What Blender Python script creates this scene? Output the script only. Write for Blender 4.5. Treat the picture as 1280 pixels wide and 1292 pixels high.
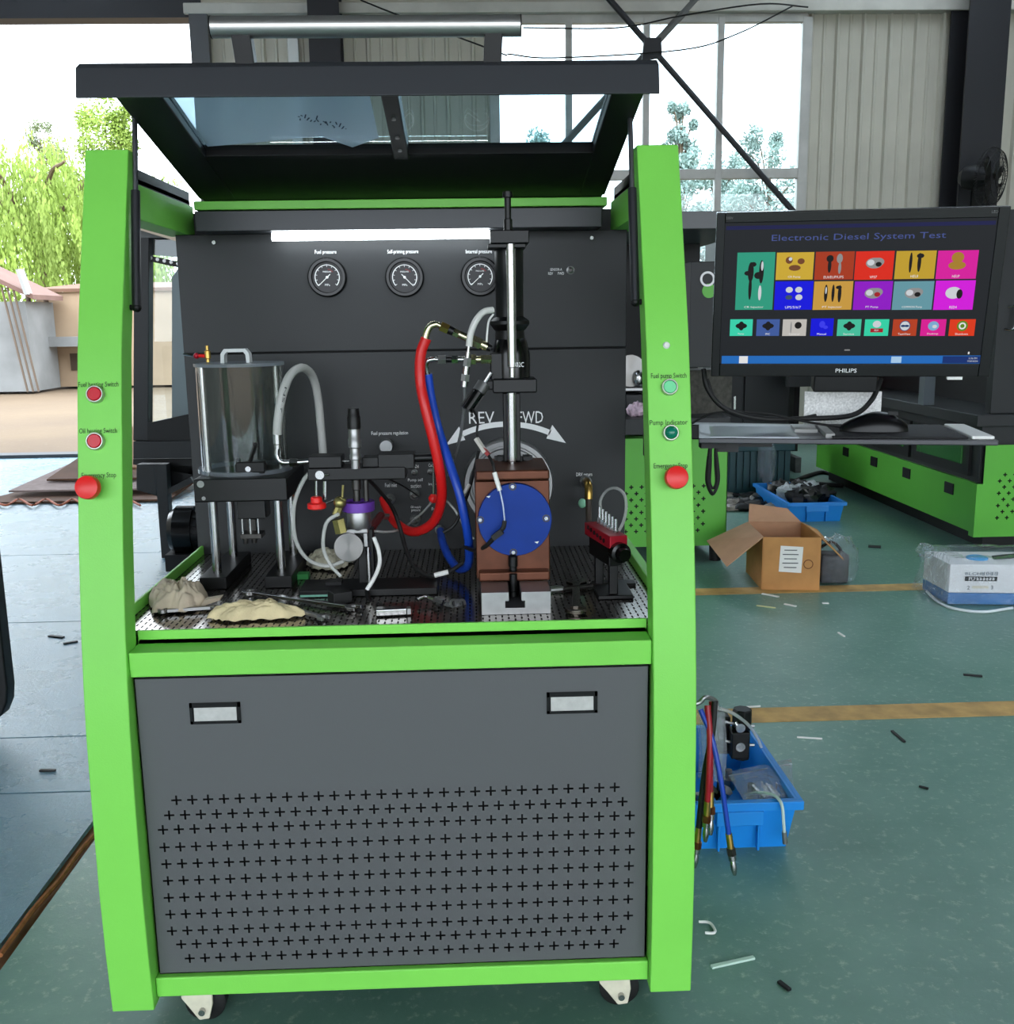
import bpy, math, random
from mathutils import Vector, Matrix, noise
random.seed(7)
V = Vector
for o in list(bpy.data.objects): bpy.data.objects.remove(o)
scene = bpy.context.scene
col = scene.collection

# ------------------------------------------------------------------ camera
CAM = V((0.1385, -1.5764, 1.2282)); YAW, PITCH, ROLL, FPX = .033, .1875, .0146, 1282.0
_fwd = V((math.sin(YAW)*math.cos(PITCH), math.cos(YAW)*math.cos(PITCH), -math.sin(PITCH)))
_r = V((math.cos(YAW), -math.sin(YAW), 0)); _d = _fwd.cross(_r)
RIGHT = _r*math.cos(ROLL) + _d*math.sin(ROLL); DOWN = -_r*math.sin(ROLL) + _d*math.cos(ROLL); FWD = _fwd
cam_data = bpy.data.cameras.new('camera'); cam = bpy.data.objects.new('camera', cam_data); col.objects.link(cam)
M = Matrix.Identity(4)
for i in range(3):
    M[i][0] = RIGHT[i]; M[i][1] = -DOWN[i]; M[i][2] = -FWD[i]; M[i][3] = CAM[i]
cam.matrix_world = M
cam_data.sensor_fit = 'HORIZONTAL'; cam_data.sensor_width = 36; cam_data.lens = 36*FPX/1280
cam_data.clip_start = .02; cam_data.clip_end = 300
scene.camera = cam

# ------------------------------------------------------------------ daylight and exposure
world = bpy.data.worlds.new('overcast_sky'); scene.world = world; world.use_nodes = True
bg = world.node_tree.nodes['Background']
bg.inputs[0].default_value = (.84, .92, 1.0, 1); bg.inputs[1].default_value = 5.6
scene.view_settings.view_transform = 'Standard'; scene.view_settings.look = 'None'
scene.view_settings.exposure = 0.16; scene.view_settings.gamma = 1; scene.view_settings.use_curve_mapping = False

# ------------------------------------------------------------------ pixel helpers (a pixel gives a direction; the plane gives the distance)
def ray(u, v): return RIGHT*((u-640)/FPX) + DOWN*((v-646)/FPX) + FWD
def P(u, v, X=None, Y=None, Z=None):
    d = ray(u, v)
    t = (X-CAM.x)/d.x if X is not None else (Y-CAM.y)/d.y if Y is not None else (Z-CAM.z)/d.z
    return CAM + d*t
def onplane(u, v, p0, n):
    d = ray(u, v); return CAM + d*((p0-CAM).dot(n)/d.dot(n))
def S(p): return (V(p)-CAM).dot(FWD)/FPX          # metres per pixel at a point

# ------------------------------------------------------------------ materials
def lin(c):
    return tuple(((x/255)/12.92 if x/255 <= .04045 else ((x/255+.055)/1.055)**2.4) for x in c)
MATS = {}
def mat(name, rgb, rough=.5, metal=0.0, var=0.0, vscale=20, bump=0.0, bscale=200, coat=0.0, rvar=0.0, spec=.5, trans=0.0, alpha=1.0, emit=None, estr=0.0, ior=1.45):
    if name in MATS: return MATS[name]
    m = bpy.data.materials.new(name); m.use_nodes = True; nt = m.node_tree; b = nt.nodes['Principled BSDF']
    c = lin(rgb); b.inputs['Base Color'].default_value = (*c, 1); b.inputs['Roughness'].default_value = rough
    b.inputs['Metallic'].default_value = metal; b.inputs['Specular IOR Level'].default_value = spec
    b.inputs['Coat Weight'].default_value = coat; b.inputs['Transmission Weight'].default_value = trans
    b.inputs['Alpha'].default_value = alpha; b.inputs['IOR'].default_value = ior
    if emit: b.inputs['Emission Color'].default_value = (*lin(emit), 1); b.inputs['Emission Strength'].default_value = estr
    if var or bump or rvar:
        tc = nt.nodes.new('ShaderNodeTexCoord')
    if var or rvar:
        n = nt.nodes.new('ShaderNodeTexNoise'); n.inputs['Scale'].default_value = vscale; n.inputs['Detail'].default_value = 5
        nt.links.new(tc.outputs['Object'], n.inputs['Vector'])
        if var:
            r = nt.nodes.new('ShaderNodeValToRGB')
            r.color_ramp.elements[0].position = .3; r.color_ramp.elements[1].position = .7
            r.color_ramp.elements[0].color = (*[max(0, x*(1-var)) for x in c], 1); r.color_ramp.elements[1].color = (*[min(1, x*(1+var)) for x in c], 1)
            nt.links.new(n.outputs['Fac'], r.inputs['Fac']); nt.links.new(r.outputs['Color'], b.inputs['Base Color'])
        if rvar:
            mr = nt.nodes.new('ShaderNodeMapRange'); mr.inputs['To Min'].default_value = max(0, rough-rvar); mr.inputs['To Max'].default_value = min(1, rough+rvar)
            nt.links.new(n.outputs['Fac'], mr.inputs['Value']); nt.links.new(mr.outputs['Result'], b.inputs['Roughness'])
    if bump:
        n2 = nt.nodes.new('ShaderNodeTexNoise'); n2.inputs['Scale'].default_value = bscale; n2.inputs['Detail'].default_value = 3
        bp = nt.nodes.new('ShaderNodeBump'); bp.inputs['Strength'].default_value = bump; bp.inputs['Distance'].default_value = .002
        nt.links.new(tc.outputs['Object'], n2.inputs['Vector']); nt.links.new(n2.outputs['Fac'], bp.inputs['Height']); nt.links.new(bp.outputs['Normal'], b.inputs['Normal'])
    MATS[name] = m; return m
def thin_glass(name, tint, gloss=.08, rough=.0, frost=0.0, bump=None):
    m = bpy.data.materials.new(name); m.use_nodes = True; nt = m.node_tree; nt.nodes.clear()
    out = nt.nodes.new('ShaderNodeOutputMaterial'); t = nt.nodes.new('ShaderNodeBsdfTransparent'); t.inputs[0].default_value = (*tint, 1)
    g = nt.nodes.new('ShaderNodeBsdfGlossy'); g.inputs['Roughness'].default_value = rough
    fr = nt.nodes.new('ShaderNodeFresnel'); ge = nt.nodes.new('ShaderNodeNewGeometry'); ma = nt.nodes.new('ShaderNodeMath'); ma.operation = 'MULTIPLY_ADD'
    ma.inputs[1].default_value = 1/1.45-1.45; ma.inputs[2].default_value = 1.45; nt.links.new(ge.outputs['Backfacing'], ma.inputs[0]); nt.links.new(ma.outputs[0], fr.inputs['IOR'])
    if bump:
        tc = nt.nodes.new('ShaderNodeTexCoord'); nz = nt.nodes.new('ShaderNodeTexNoise'); nz.inputs['Scale'].default_value = bump[0]; nz.inputs['Detail'].default_value = 3; nz.inputs['Distortion'].default_value = 1.5
        bp = nt.nodes.new('ShaderNodeBump'); bp.inputs['Strength'].default_value = bump[1]; bp.inputs['Distance'].default_value = .02
        nt.links.new(tc.outputs['Object'], nz.inputs['Vector']); nt.links.new(nz.outputs['Fac'], bp.inputs['Height']); nt.links.new(bp.outputs['Normal'], g.inputs['Normal']); nt.links.new(bp.outputs['Normal'], fr.inputs['Normal'])
    mx = nt.nodes.new('ShaderNodeMixShader'); nt.links.new(fr.outputs[0], mx.inputs[0]); nt.links.new(t.outputs[0], mx.inputs[1]); nt.links.new(g.outputs[0], mx.inputs[2])
    last = mx
    if frost:
        d = nt.nodes.new('ShaderNodeBsdfTranslucent'); d.inputs[0].default_value = (.8, .87, 1, 1)
        d2 = nt.nodes.new('ShaderNodeBsdfDiffuse'); d2.inputs[0].default_value = (.75, .8, .88, 1)
        a = nt.nodes.new('ShaderNodeMixShader'); a.inputs[0].default_value = .5; nt.links.new(d.outputs[0], a.inputs[1]); nt.links.new(d2.outputs[0], a.inputs[2])
        m2 = nt.nodes.new('ShaderNodeMixShader'); m2.inputs[0].default_value = frost
        nt.links.new(mx.outputs[0], m2.inputs[1]); nt.links.new(a.outputs[0], m2.inputs[2]); last = m2
    nt.links.new(last.outputs[0], out.inputs[0]); MATS[name] = m; return m

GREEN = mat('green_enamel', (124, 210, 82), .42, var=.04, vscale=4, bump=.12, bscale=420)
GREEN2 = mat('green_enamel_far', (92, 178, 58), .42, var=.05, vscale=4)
CHAR = mat('charcoal_enamel', (28, 30, 32), .5, bump=.1, bscale=500)
DOORG = mat('grey_enamel', (84, 86, 87), .5, bump=.08, bscale=500)
LIDG = mat('lid_grey_enamel', (46, 48, 52), .4, bump=.06, bscale=500)
BLK = mat('black_anodised', (7, 7, 8), .42, var=.15, vscale=30, spec=.4)
BLKP = mat('black_plastic', (8, 8, 9), .5, spec=.4)
BLKG = mat('gloss_black_plastic', (8, 8, 9), .22, spec=.4)
RUB = mat('black_rubber', (18, 18, 18), .6)
STEEL = mat('bright_steel', (178, 178, 178), .22, 1, rvar=.08, vscale=60)
STEELD = mat('machined_steel', (150, 150, 150), .38, .9, var=.1, vscale=40, rvar=.1)
DSTEEL = mat('dark_steel', (70, 68, 66), .4, .8, var=.2, vscale=40)
ALU = mat('brushed_aluminium', (190, 188, 184), .33, .9)
BRASS = mat('brass', (196, 160, 88), .3, 1, var=.1)
RUST = mat('rust_brown_steel', (92, 54, 38), .42, .6, var=.3, vscale=18, bump=.1, bscale=120)
BLUE = mat('blue_painted_disc', (6, 46, 124), .36, .3, var=.1, vscale=15, spec=.3)
PURP = mat('purple_anodised', (104, 58, 160), .4, .2)
RED = mat('red_plastic', (226, 32, 30), .35)
REDH = mat('red_rubber_hose', (206, 26, 26), .35)
REDM = mat('red_anodised', (170, 18, 40), .4, .3)
BLUH = mat('blue_rubber_hose', (22, 66, 172), .35)
WHT = mat('white_plastic', (228, 228, 224), .45)
PRINT = mat('white_print', (236, 236, 236), .6)
DPRINT = mat('dark_print', (22, 30, 18), .6)
GREYH = mat('grey_rubber_hose', (178, 178, 174), .45)
CLRH = mat('clear_tube', (206, 208, 204), .25, alpha=.55)
RAG = mat('beige_cotton_rag', (196, 180, 158), .9, var=.14, vscale=30, bump=.5, bscale=90)
RAG2 = mat('cream_cotton_rag', (206, 190, 150), .9, var=.16, vscale=30, bump=.3, bscale=350)
RAG3 = mat('grubby_cotton_rag', (170, 165, 145), .9, var=.25, vscale=30, bump=.3, bscale=350)
CARD = mat('brown_cardboard', (190, 136, 80), .8, var=.1, vscale=12)
CARDI = mat('pale_cardboard', (184, 140, 108), .85, var=.08, vscale=12)
CARDD = mat('weathered_cardboard', (96, 66, 48), .85, var=.25, vscale=6)
PAPER = mat('white_paper', (232, 230, 224), .7)
BLUEP = mat('blue_crate_plastic', (22, 130, 214), .4)
TEAL = mat('dark_teal_plastic', (18, 62, 68), .5)
CREAM = mat('cream_caster_plastic', (200, 194, 172), .5, var=.12, vscale=40)
TAPE = mat('worn_yellow_floor_tape', (184, 146, 84), .6, var=.3, vscale=12)
WALLM = mat('beige_sheet_metal', (188, 183, 168), .6, var=.06, vscale=3)
TRIMM = mat('aluminium_window_frame', (178, 176, 170), .5, .3, var=.12, vscale=6)
COLM = mat('dark_column_paint', (34, 34, 38), .5)
ROOFM = mat('roof_sheet', (84, 84, 84), .7)
TURN = mat('turned_steel', (128, 126, 124), .30, 1)
TURN.node_tree.nodes['Principled BSDF'].inputs['Anisotropic'].default_value = .85
_t = TURN.node_tree.nodes.new('ShaderNodeTangent'); _t.direction_type = 'RADIAL'; _t.axis = 'Y'; TURN.node_tree.links.new(_t.outputs[0], TURN.node_tree.nodes['Principled BSDF'].inputs['Tangent'])
GLASS = thin_glass('window_glass', (.90, .96, .98))
LGLASS = thin_glass('lid_glass', (.80, .92, .96))
FILM = thin_glass('protective_film', (.75, .82, .92), frost=.68, rough=.2)
BAGP = thin_glass('clear_plastic_bag', (.93, .95, .96), rough=.08, frost=.20, bump=(28, 1.0))
CFILM = thin_glass('crinkled_film', (.96, .97, .98), rough=.06, frost=.06, bump=(22, 1.0))
ACRY = thin_glass('acrylic', (.86, .88, .87), rough=.02)
ACRYE = thin_glass('acrylic_edge', (.7, .74, .74), rough=.1, frost=.25)

# ------------------------------------------------------------------ mesh builder
def frame(ax):
    ax = V(ax).normalized(); h = V((0, 0, 1)) if abs(ax.z) < .9 else V((1, 0, 0))
    a = h.cross(ax).normalized(); return a, ax.cross(a).normalized(), ax
def smooth_path(pts, k=6):
    pts = [V(p) for p in pts]
    if len(pts) < 3: return pts
    out = []; q = [pts[0]*2-pts[1]] + pts + [pts[-1]*2-pts[-2]]
    for i in range(1, len(q)-2):
        a, b, c, d = q[i-1:i+3]
        for j in range(k):
            t = j/k; out.append(.5*((2*b)+(c-a)*t+(2*a-5*b+4*c-d)*t*t+(3*b-a-3*c+d)*t**3))
    out.append(pts[-1]); return out
class MB:
    def __init__(s): s.v = []; s.f = []; s.m = []
    def add(s, vs, fs):
        k = len(s.v); s.v += [V(p) for p in vs]; s.f += [tuple(i+k for i in f) for f in fs]; return s
    def box(s, x0, x1, y0, y1, z0, z1):
        return s.add([(x, y, z) for z in (z0, z1) for y in (y0, y1) for x in (x0, x1)], [(0, 2, 3, 1), (4, 5, 7, 6), (0, 1, 5, 4), (2, 6, 7, 3), (0, 4, 6, 2), (1, 3, 7, 5)])
    def obox(s, c, a, b, d):
        c, a, b, d = V(c), V(a), V(b), V(d)
        vs = [c+a*i+b*j+d*k for k in (-1, 1) for j in (-1, 1) for i in (-1, 1)]
        fs = [(0, 2, 3, 1), (4, 5, 7, 6), (0, 1, 5, 4), (2, 6, 7, 3), (0, 4, 6, 2), (1, 3, 7, 5)]
        if a.cross(b).dot(d) < 0: fs = [f[::-1] for f in fs]
        return s.add(vs, fs)
    def bar(s, p0, p1, w, h, up=(0, 0, 1)):
        p0, p1 = V(p0), V(p1); ax = p1-p0; L = ax.length; ax = ax/L; upv = V(up)
        if abs(ax.dot(upv)) > .95: upv = V((0, 1, 0))
        a = ax.cross(upv).normalized(); b = a.cross(ax)
        return s.obox((p0+p1)/2, ax*L/2, a*w/2, b*h/2)
    def lathe(s, o, ax, prof, n=24, cap=True):
        a, b, c = frame(ax); o = V(o); vs = []; fs = []
        for r, h in prof:
            for i in range(n):
                t = 2*math.pi*i/n; vs.append(o+c*h+a*(r*math.cos(t))+b*(r*math.sin(t)))
        for j in range(len(prof)-1):
            for i in range(n):
                k = (i+1) % n; fs.append((j*n+i, j*n+k, (j+1)*n+k, (j+1)*n+i))
        if cap: fs.append(tuple(range(n))[::-1]); fs.append(tuple((len(prof)-1)*n+i for i in range(n)))
        return s.add(vs, fs)
    def cyl(s, p0, p1, r, r1=None, n=20):
        p0, p1 = V(p0), V(p1); r1 = r if r1 is None else r1
        return s.lathe(p0, p1-p0, [(r, 0), (r1, (p1-p0).length)], n)
    def ring(s, o, ax, ro, ri, h, n=32):
        a, b, c = frame(ax); o = V(o); vs = []; fs = []
        for r, z in ((ri, 0), (ro, 0), (ro, h), (ri, h)):
            for i in range(n):
                t = 2*math.pi*i/n; vs.append(o+c*z+a*(r*math.cos(t))+b*(r*math.sin(t)))
        for j in range(4):
            for i in range(n):
                k = (i+1) % n; jj = (j+1) % 4; fs.append((j*n+i, j*n+k, jj*n+k, jj*n+i))
        return s.add(vs, fs)
    def hexa(s, p0, p1, r): return s.cyl(p0, p1, r, n=6)
    def tube(s, pts, r, n=10, k=6, flat=False):
        p = smooth_path(pts, k) if not flat else [V(q) for q in pts]
        vs = []; fs = []; prev = None
        for i, q in enumerate(p):
            t = (p[min(i+1, len(p)-1)]-p[max(i-1, 0)]).normalized()
            if prev is None: a = frame(t)[0]
            else: a = (prev-t*prev.dot(t)).normalized()
            prev = a; b = t.cross(a); rr = r(i/(len(p)-1)) if callable(r) else r
            for j in range(n):
                w = 2*math.pi*j/n; vs.append(q+a*(rr*math.cos(w))+b*(rr*math.sin(w)))
        for i in range(len(p)-1):
            for j in range(n):
                k2 = (j+1) % n; fs.append((i*n+j, i*n+k2, (i+1)*n+k2, (i+1)*n+j))
        fs.append(tuple(range(n))[::-1]); fs.append(tuple((len(p)-1)*n+j for j in range(n)))
        return s.add(vs, fs)
    def prism(s, poly, ext):
        poly = [V(p) for p in poly]; ext = V(ext); n = len(poly)
        nrm = V((0, 0, 0))
        for i in range(n): nrm += poly[i].cross(poly[(i+1) % n])
        if nrm.dot(ext) > 0: poly = poly[::-1]
        vs = poly+[p+ext for p in poly]
        fs = [tuple(range(n)), tuple(range(2*n-1, n-1, -1))]+[(i, n+i, n+(i+1) % n, (i+1) % n) for i in range(n)]
        return s.add(vs, fs)
    def ball(s, c, r, n=16, m=10, sc=(1, 1, 1), fn=None):
        c = V(c); vs = []; fs = []
        for j in range(m+1):
            ph = math.pi*j/m
            for i in range(n):
                th = 2*math.pi*i/n; d = V((math.sin(ph)*math.cos(th), math.sin(ph)*math.sin(th), math.cos(ph)))
                k = fn(d) if fn else 1
                vs.append(c+V((d.x*r*sc[0]*k, d.y*r*sc[1]*k, d.z*r*sc[2]*k)))
        for j in range(m):
            for i in range(n):
                k = (i+1) % n; fs.append((j*n+i, (j+1)*n+i, (j+1)*n+k, j*n+k))
        return s.add(vs, fs)
    def quad(s, a, b, c, d): return s.add([a, b, c, d], [(0, 1, 2, 3)])
    def build(s, name, m, parent=None, bevel=0, smooth=True, seg=2, solid=0):
        if parent is None:
            xs = [p.x for p in s.v]; ys = [p.y for p in s.v]; zs = [p.z for p in s.v]
            org = V(((min(xs)+max(xs))/2, (min(ys)+max(ys))/2, min(zs)))
        else:
            root = parent if parent.parent is None else parent.parent
            org = root.location.copy() if root.rotation_euler.z == 0 else V((0, 0, 0))
        me = bpy.data.meshes.new(name); me.from_pydata([p-org for p in s.v], [], s.f); me.update()
        if smooth:
            me.polygons.foreach_set('use_smooth', [True]*len(me.polygons)); me.set_sharp_from_angle(angle=math.radians(35))
        me.materials.append(m)
        o = bpy.data.objects.new(name, me); col.objects.link(o)
        if parent is None: o.location = org
        else: o.parent = parent
        if solid:
            md = o.modifiers.new('thickness', 'SOLIDIFY'); md.thickness = solid; md.offset = 0
        if bevel:
            md = o.modifiers.new('bevel', 'BEVEL'); md.width = bevel; md.segments = seg; md.limit_method = 'ANGLE'; md.harden_normals = True
        return o
def tag(o, label, cat, group=None, kind=None):
    o['label'] = label; o['category'] = cat
    if group: o['group'] = group
    if kind: o['kind'] = kind
    return o
def thing(name, label, cat, loc=(0, 0, 0), group=None):
    o = bpy.data.objects.new(name, None); col.objects.link(o); o.location = V(loc); o.empty_display_size = .05
    return tag(o, label, cat, group)
def struct(o, label=None, cat=None):
    o['kind'] = 'structure'
    if label: o['label'] = label; o['category'] = cat
    return o
def copy_tree(o, parent=None):
    c = o.copy(); col.objects.link(c); c.parent = parent
    for ch in o.children: copy_tree(ch, c)
    return c
def text(name, body, m, parent, c, xdir, up, height=None, width=None, align='C', spacing=1.0):
    cu = bpy.data.curves.new(name, 'FONT'); cu.body = body; cu.resolution_u = 2; cu.space_character = spacing
    ob = bpy.data.objects.new(name+'_tmp', cu); col.objects.link(ob)
    me = bpy.data.meshes.new_from_object(ob); bpy.data.objects.remove(ob); bpy.data.curves.remove(cu); me.name = name
    xs = [v.co.x for v in me.vertices]; ys = [v.co.y for v in me.vertices]
    w, h = max(xs)-min(xs), max(ys)-min(ys)
    sy = height/h if height else width/w; sx = width/w if width else sy
    cx = (min(xs)+max(xs))/2; cy = (min(ys)+max(ys))/2
    if align == 'L': cx = min(xs)
    xd, upd = V(xdir).normalized(), V(up).normalized()
    root = parent if parent.parent is None else parent.parent
    org = root.location if root.rotation_euler.z == 0 else V((0, 0, 0))
    for v in me.vertices: v.co = V(c)+xd*((v.co.x-cx)*sx)+upd*((v.co.y-cy)*sy)-org
    me.materials.append(m); o = bpy.data.objects.new(name, me); col.objects.link(o); o.parent = parent; return o
XD, ZU, YF = V((1, 0, 0)), V((0, 0, 1)), V((0, -1, 0))
def pbox(mb, u0, v0, u1, v1, Y, dep):
    um, vm = (u0+u1)/2, (v0+v1)/2
    a, b, t, l = P(u0, vm, Y=Y), P(u1, vm, Y=Y), P(um, v0, Y=Y), P(um, v1, Y=Y)
    return mb.box(a.x, b.x, Y, Y+dep, l.z, t.z)
def plathe_v(mb, u, Y, segs, n=20):           # vertical lathe: segs = [(v, radius px)] top to bottom
    vm = (segs[0][0]+segs[-1][0])/2; c = P(u, vm, Y=Y); s = S(c)
    pr = [(r*s, P(u, v, Y=Y).z) for v, r in segs][::-1]
    return mb.lathe((c.x, Y, 0), ZU, pr, n)
def pdisc(mb, u, v, r, Y, dep, n=32):
    c = P(u, v, Y=Y); return mb.cyl(c+V((0, dep, 0)), c, r*S(c), n=n)
def ptube(mb, pts, rpx, n=10, k=6):
    q = [P(u, v, Y=y) for u, v, y in pts]; s = S(q[len(q)//2]); return mb.tube(q, rpx*s, n, k)

# perforated sheet: plane o + a*x + b*z, plus-shaped openings; rows = [(z, [x...])], arm half length L, half thickness t
def perf_sheet(mb, o, a, b, x0, x1, z0, z1, rows, L, t):
    o, a, b = V(o), V(a), V(b)
    def q(xa, xb, za, zb):
        if xb-xa > 1e-6 and zb-za > 1e-6: mb.quad(o+a*xa+b*za, o+a*xb+b*za, o+a*xb+b*zb, o+a*xa+b*zb)
    rows = sorted(rows); z = z0
    for zc, xs in rows:
        xs = sorted(xs); q(x0, x1, z, zc-L)
        for za, zb, hw in ((zc-L, zc-t, t), (zc-t, zc+t, L), (zc+t, zc+L, t)):
            xa = x0
            for xc in xs: q(xa, xc-hw, za, zb); xa = xc+hw
            q(xa, x1, za, zb)
        z = zc+L
    q(x0, x1, z, z1)

# ================================================================== THE PLACE: floor, walls, roof
# painted green floor with scuffs
def floor_material(name, c1, c2, c3, rough, sc=1.0, bump=.25):
    m = bpy.data.materials.new(name); m.use_nodes = True; nt = m.node_tree; b = nt.nodes['Principled BSDF']; L = nt.links.new
    tc = nt.nodes.new('ShaderNodeTexCoord'); n1 = nt.nodes.new('ShaderNodeTexNoise'); n1.inputs['Scale'].default_value = 1.3*sc; n1.inputs['Detail'].default_value = 8; n1.inputs['Roughness'].default_value = .65
    n2 = nt.nodes.new('ShaderNodeTexNoise'); n2.inputs['Scale'].default_value = 38*sc; n2.inputs['Detail'].default_value = 6; n2.inputs['Roughness'].default_value = .75
    L(tc.outputs['Object'], n1.inputs['Vector']); L(tc.outputs['Object'], n2.inputs['Vector'])
    r1 = nt.nodes.new('ShaderNodeValToRGB'); r1.color_ramp.elements[0].color = (*lin(c1), 1); r1.color_ramp.elements[1].color = (*lin(c2), 1)
    r1.color_ramp.elements[0].position = .32; r1.color_ramp.elements[1].position = .68; L(n1.outputs['Fac'], r1.inputs['Fac'])
    r2 = nt.nodes.new('ShaderNodeValToRGB'); r2.color_ramp.elements[0].position = .55; r2.color_ramp.elements[1].position = .72; L(n2.outputs['Fac'], r2.inputs['Fac'])
    mx = nt.nodes.new('ShaderNodeMixRGB'); mx.inputs[2].default_value = (*lin(c3), 1); L(r1.outputs['Color'], mx.inputs[1])
    ml = nt.nodes.new('ShaderNodeMath'); ml.operation = 'MULTIPLY'; ml.inputs[1].default_value = .6; L(r2.outputs['Color'], ml.inputs[0]); L(ml.outputs[0], mx.inputs[0])
    L(mx.outputs['Color'], b.inputs['Base Color'])
    mr = nt.nodes.new('ShaderNodeMapRange'); mr.inputs['To Min'].default_value = rough-.1; mr.inputs['To Max'].default_value = rough+.14; L(n1.outputs['Fac'], mr.inputs['Value']); L(mr.outputs['Result'], b.inputs['Roughness'])
    bp = nt.nodes.new('ShaderNodeBump'); bp.inputs['Strength'].default_value = bump; bp.inputs['Distance'].default_value = .004; L(n2.outputs['Fac'], bp.inputs['Height']); L(bp.outputs['Normal'], b.inputs['Normal'])
    return m
FLOORG = floor_material('green_floor_paint', (78, 122, 108), (116, 152, 138), (186, 200, 184), .34)
SLABM = floor_material('slab_sky_tint', (98, 134, 150), (120, 154, 172), (156, 186, 206), .26, 2.2, .7)  # sky reflection on the green floor put into the slab colour as blue
SUNYARDM = floor_material('yard_sun_warmth', (102, 84, 64), (116, 98, 76), (126, 114, 98), .9, .4)  # no sun lamp; its warm light is put into the yard's colour

fl = MB().quad(V((-.80, -9, 0)), V((9, -9, 0)), V((9, 8.2, 0)), V((-.80, 8.2, 0))).build('floor', FLOORG); struct(fl)
sub = MB().box(-9, -.78, -9, 8.2, -.06, -.012).build('floor_joint_filler', mat('joint_earth', (120, 78, 48), .9, var=.3, vscale=9)); struct(sub); sub.parent = None
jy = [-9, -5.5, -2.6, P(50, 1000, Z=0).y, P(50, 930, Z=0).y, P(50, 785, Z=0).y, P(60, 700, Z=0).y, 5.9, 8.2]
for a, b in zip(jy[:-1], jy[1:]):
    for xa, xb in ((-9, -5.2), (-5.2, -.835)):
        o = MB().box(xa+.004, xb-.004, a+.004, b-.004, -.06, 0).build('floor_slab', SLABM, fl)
for u, v0, v1 in ((1100, 890, 908), (1100, 738, 746)):
    y1, y0 = P(u, v0, Z=0).y, P(u, v1, Z=0).y
    MB().box(.62, 8.5, y0, y1, .0005, .0022).build('floor_tape', TAPE, fl)
# long trails of rust dirt in the joint beside the machine
MB().tube([P(0, 1205, Z=.0), P(40, 1150, Z=.0), P(75, 1110, Z=.0), P(100, 1075, Z=0), P(122, 1050, Z=0)], .006, 6).build('joint_dirt', mat('rust_dirt', (150, 92, 52), .9, var=.3, vscale=40), fl)

yard = MB().quad(V((-90, -70, -.07)), V((90, -70, -.07)), V((90, 120, -.07)), V((-90, 120, -.07))).build('floor_yard', SUNYARDM); struct(yard)
sill = MB().box(-9, -2.16, 8.14, 8.34, -.05, .03).build('trim_1', mat('door_threshold_steel', (70, 74, 80), .6)); struct(sill)

WY = 8.1
def wall_sheets(name, x0, x1, z0, z1, pitch=.24):
    base = MB().box(x0, x1, WY+.03, WY+.12, z0, z1).build(name, WALLM); struct(base)
    n = max(1, round((x1-x0)/pitch)); w = (x1-x0)/n
    loc = base.location
    prof = [(0, 0), (.10, 0), (.16, -.03), (.24, -.03), (.30, 0), (.62, 0), (.66, -.012), (.72, -.012), (.76, 0), (.985, 0)]
    me = None
    for i in range(n):
        if me is None:
            mb = MB(); pts = [V((p*w, q, 0)) for p, q in prof]
            for a, b in zip(pts[:-1], pts[1:]): mb.quad(a, b, b+V((0, 0, z1-z0)), a+V((0, 0, z1-z0)))
            me = bpy.data.meshes.new('wall_sheet'); me.from_pydata(mb.v, [], mb.f); me.materials.append(WALLM)
        o = bpy.data.objects.new('wall_sheet', me); col.objects.link(o); o.parent = base
        o.location = V((x0+i*w, WY+.028, z0))-loc
    return base
TOPZ = 3.88
wall_sheets('wall_back', -2.16, .40, 0, TOPZ)
wall_sheets('wall_back_right', 3.22, 9.0, 0, TOPZ)
o = MB().box(.40, 3.22, WY+.03, WY+.12, 0, 1.2).build('wall_back_below_window', WALLM); struct(o)
o = MB().box(-9, 9, WY-.02, WY+.12, TOPZ+.09, 5.4).build('wall_back_upper', WALLM); struct(o)
o = MB().box(-2.3, 9, WY-.09, WY+.12, TOPZ, TOPZ+.09).build('trim_2', mat('pale_girt_steel', (196, 192, 182), .5, var=.1, vscale=5), bevel=.008); struct(o)
lint = MB().box(-9, -2.16, WY-.05, WY+.15, 3.86, 4.12).build('trim_3', COLM); struct(lint)
for i in range(14):
    x = -2.5-i*.42; MB().cyl((x, WY-.052, 4.03), (x, WY-.075, 4.03), .022, n=8).build('bolt', STEELD, lint)
jamb = MB().box(-2.26, -2.10, WY-.08, WY+.14, 0, 3.95).build('trim_4', mat('grey_jamb_steel', (84, 84, 86), .5)); struct(jamb)
st = MB().box(-1.42, -1.33, WY-.04, WY+.02, 0, 3.88).build('trim_5', mat('white_wall_strip', (220, 220, 215), .5)); struct(st)
c1 = MB().box(-1.20, -.93, WY-.28, WY-.26, 0, 5.38).box(-1.20, -.93, WY-.06, WY-.04, 0, 5.38).box(-1.08, -1.05, WY-.26, WY-.06, 0, 5.38).build('column_inner', COLM); struct(c1)
c2 = MB().box(4.50, 4.86, WY-.42, WY-.40, 0, 5.38).box(4.50, 4.86, WY-.07, WY-.05, 0, 5.38).box(4.66, 4.70, WY-.40, WY-.07, 0, 5.38).build('column_outer', COLM); struct(c2)
roof = MB().box(-3.4, 3.3, -.8, 8.4, 5.4, 5.5).box(-9.2, -5.2, -.8, 8.4, 5.4, 5.5).box(5.7, 9.2, -.8, 8.4, 5.4, 5.5).box(-9.2, 9.2, -9, -.8, 5.4, 5.5).build('ceiling', ROOFM); struct(roof)
ADDED_SKYL = thin_glass('added_rooflight_sheet', (.8, .82, .82), frost=.3)
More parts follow.
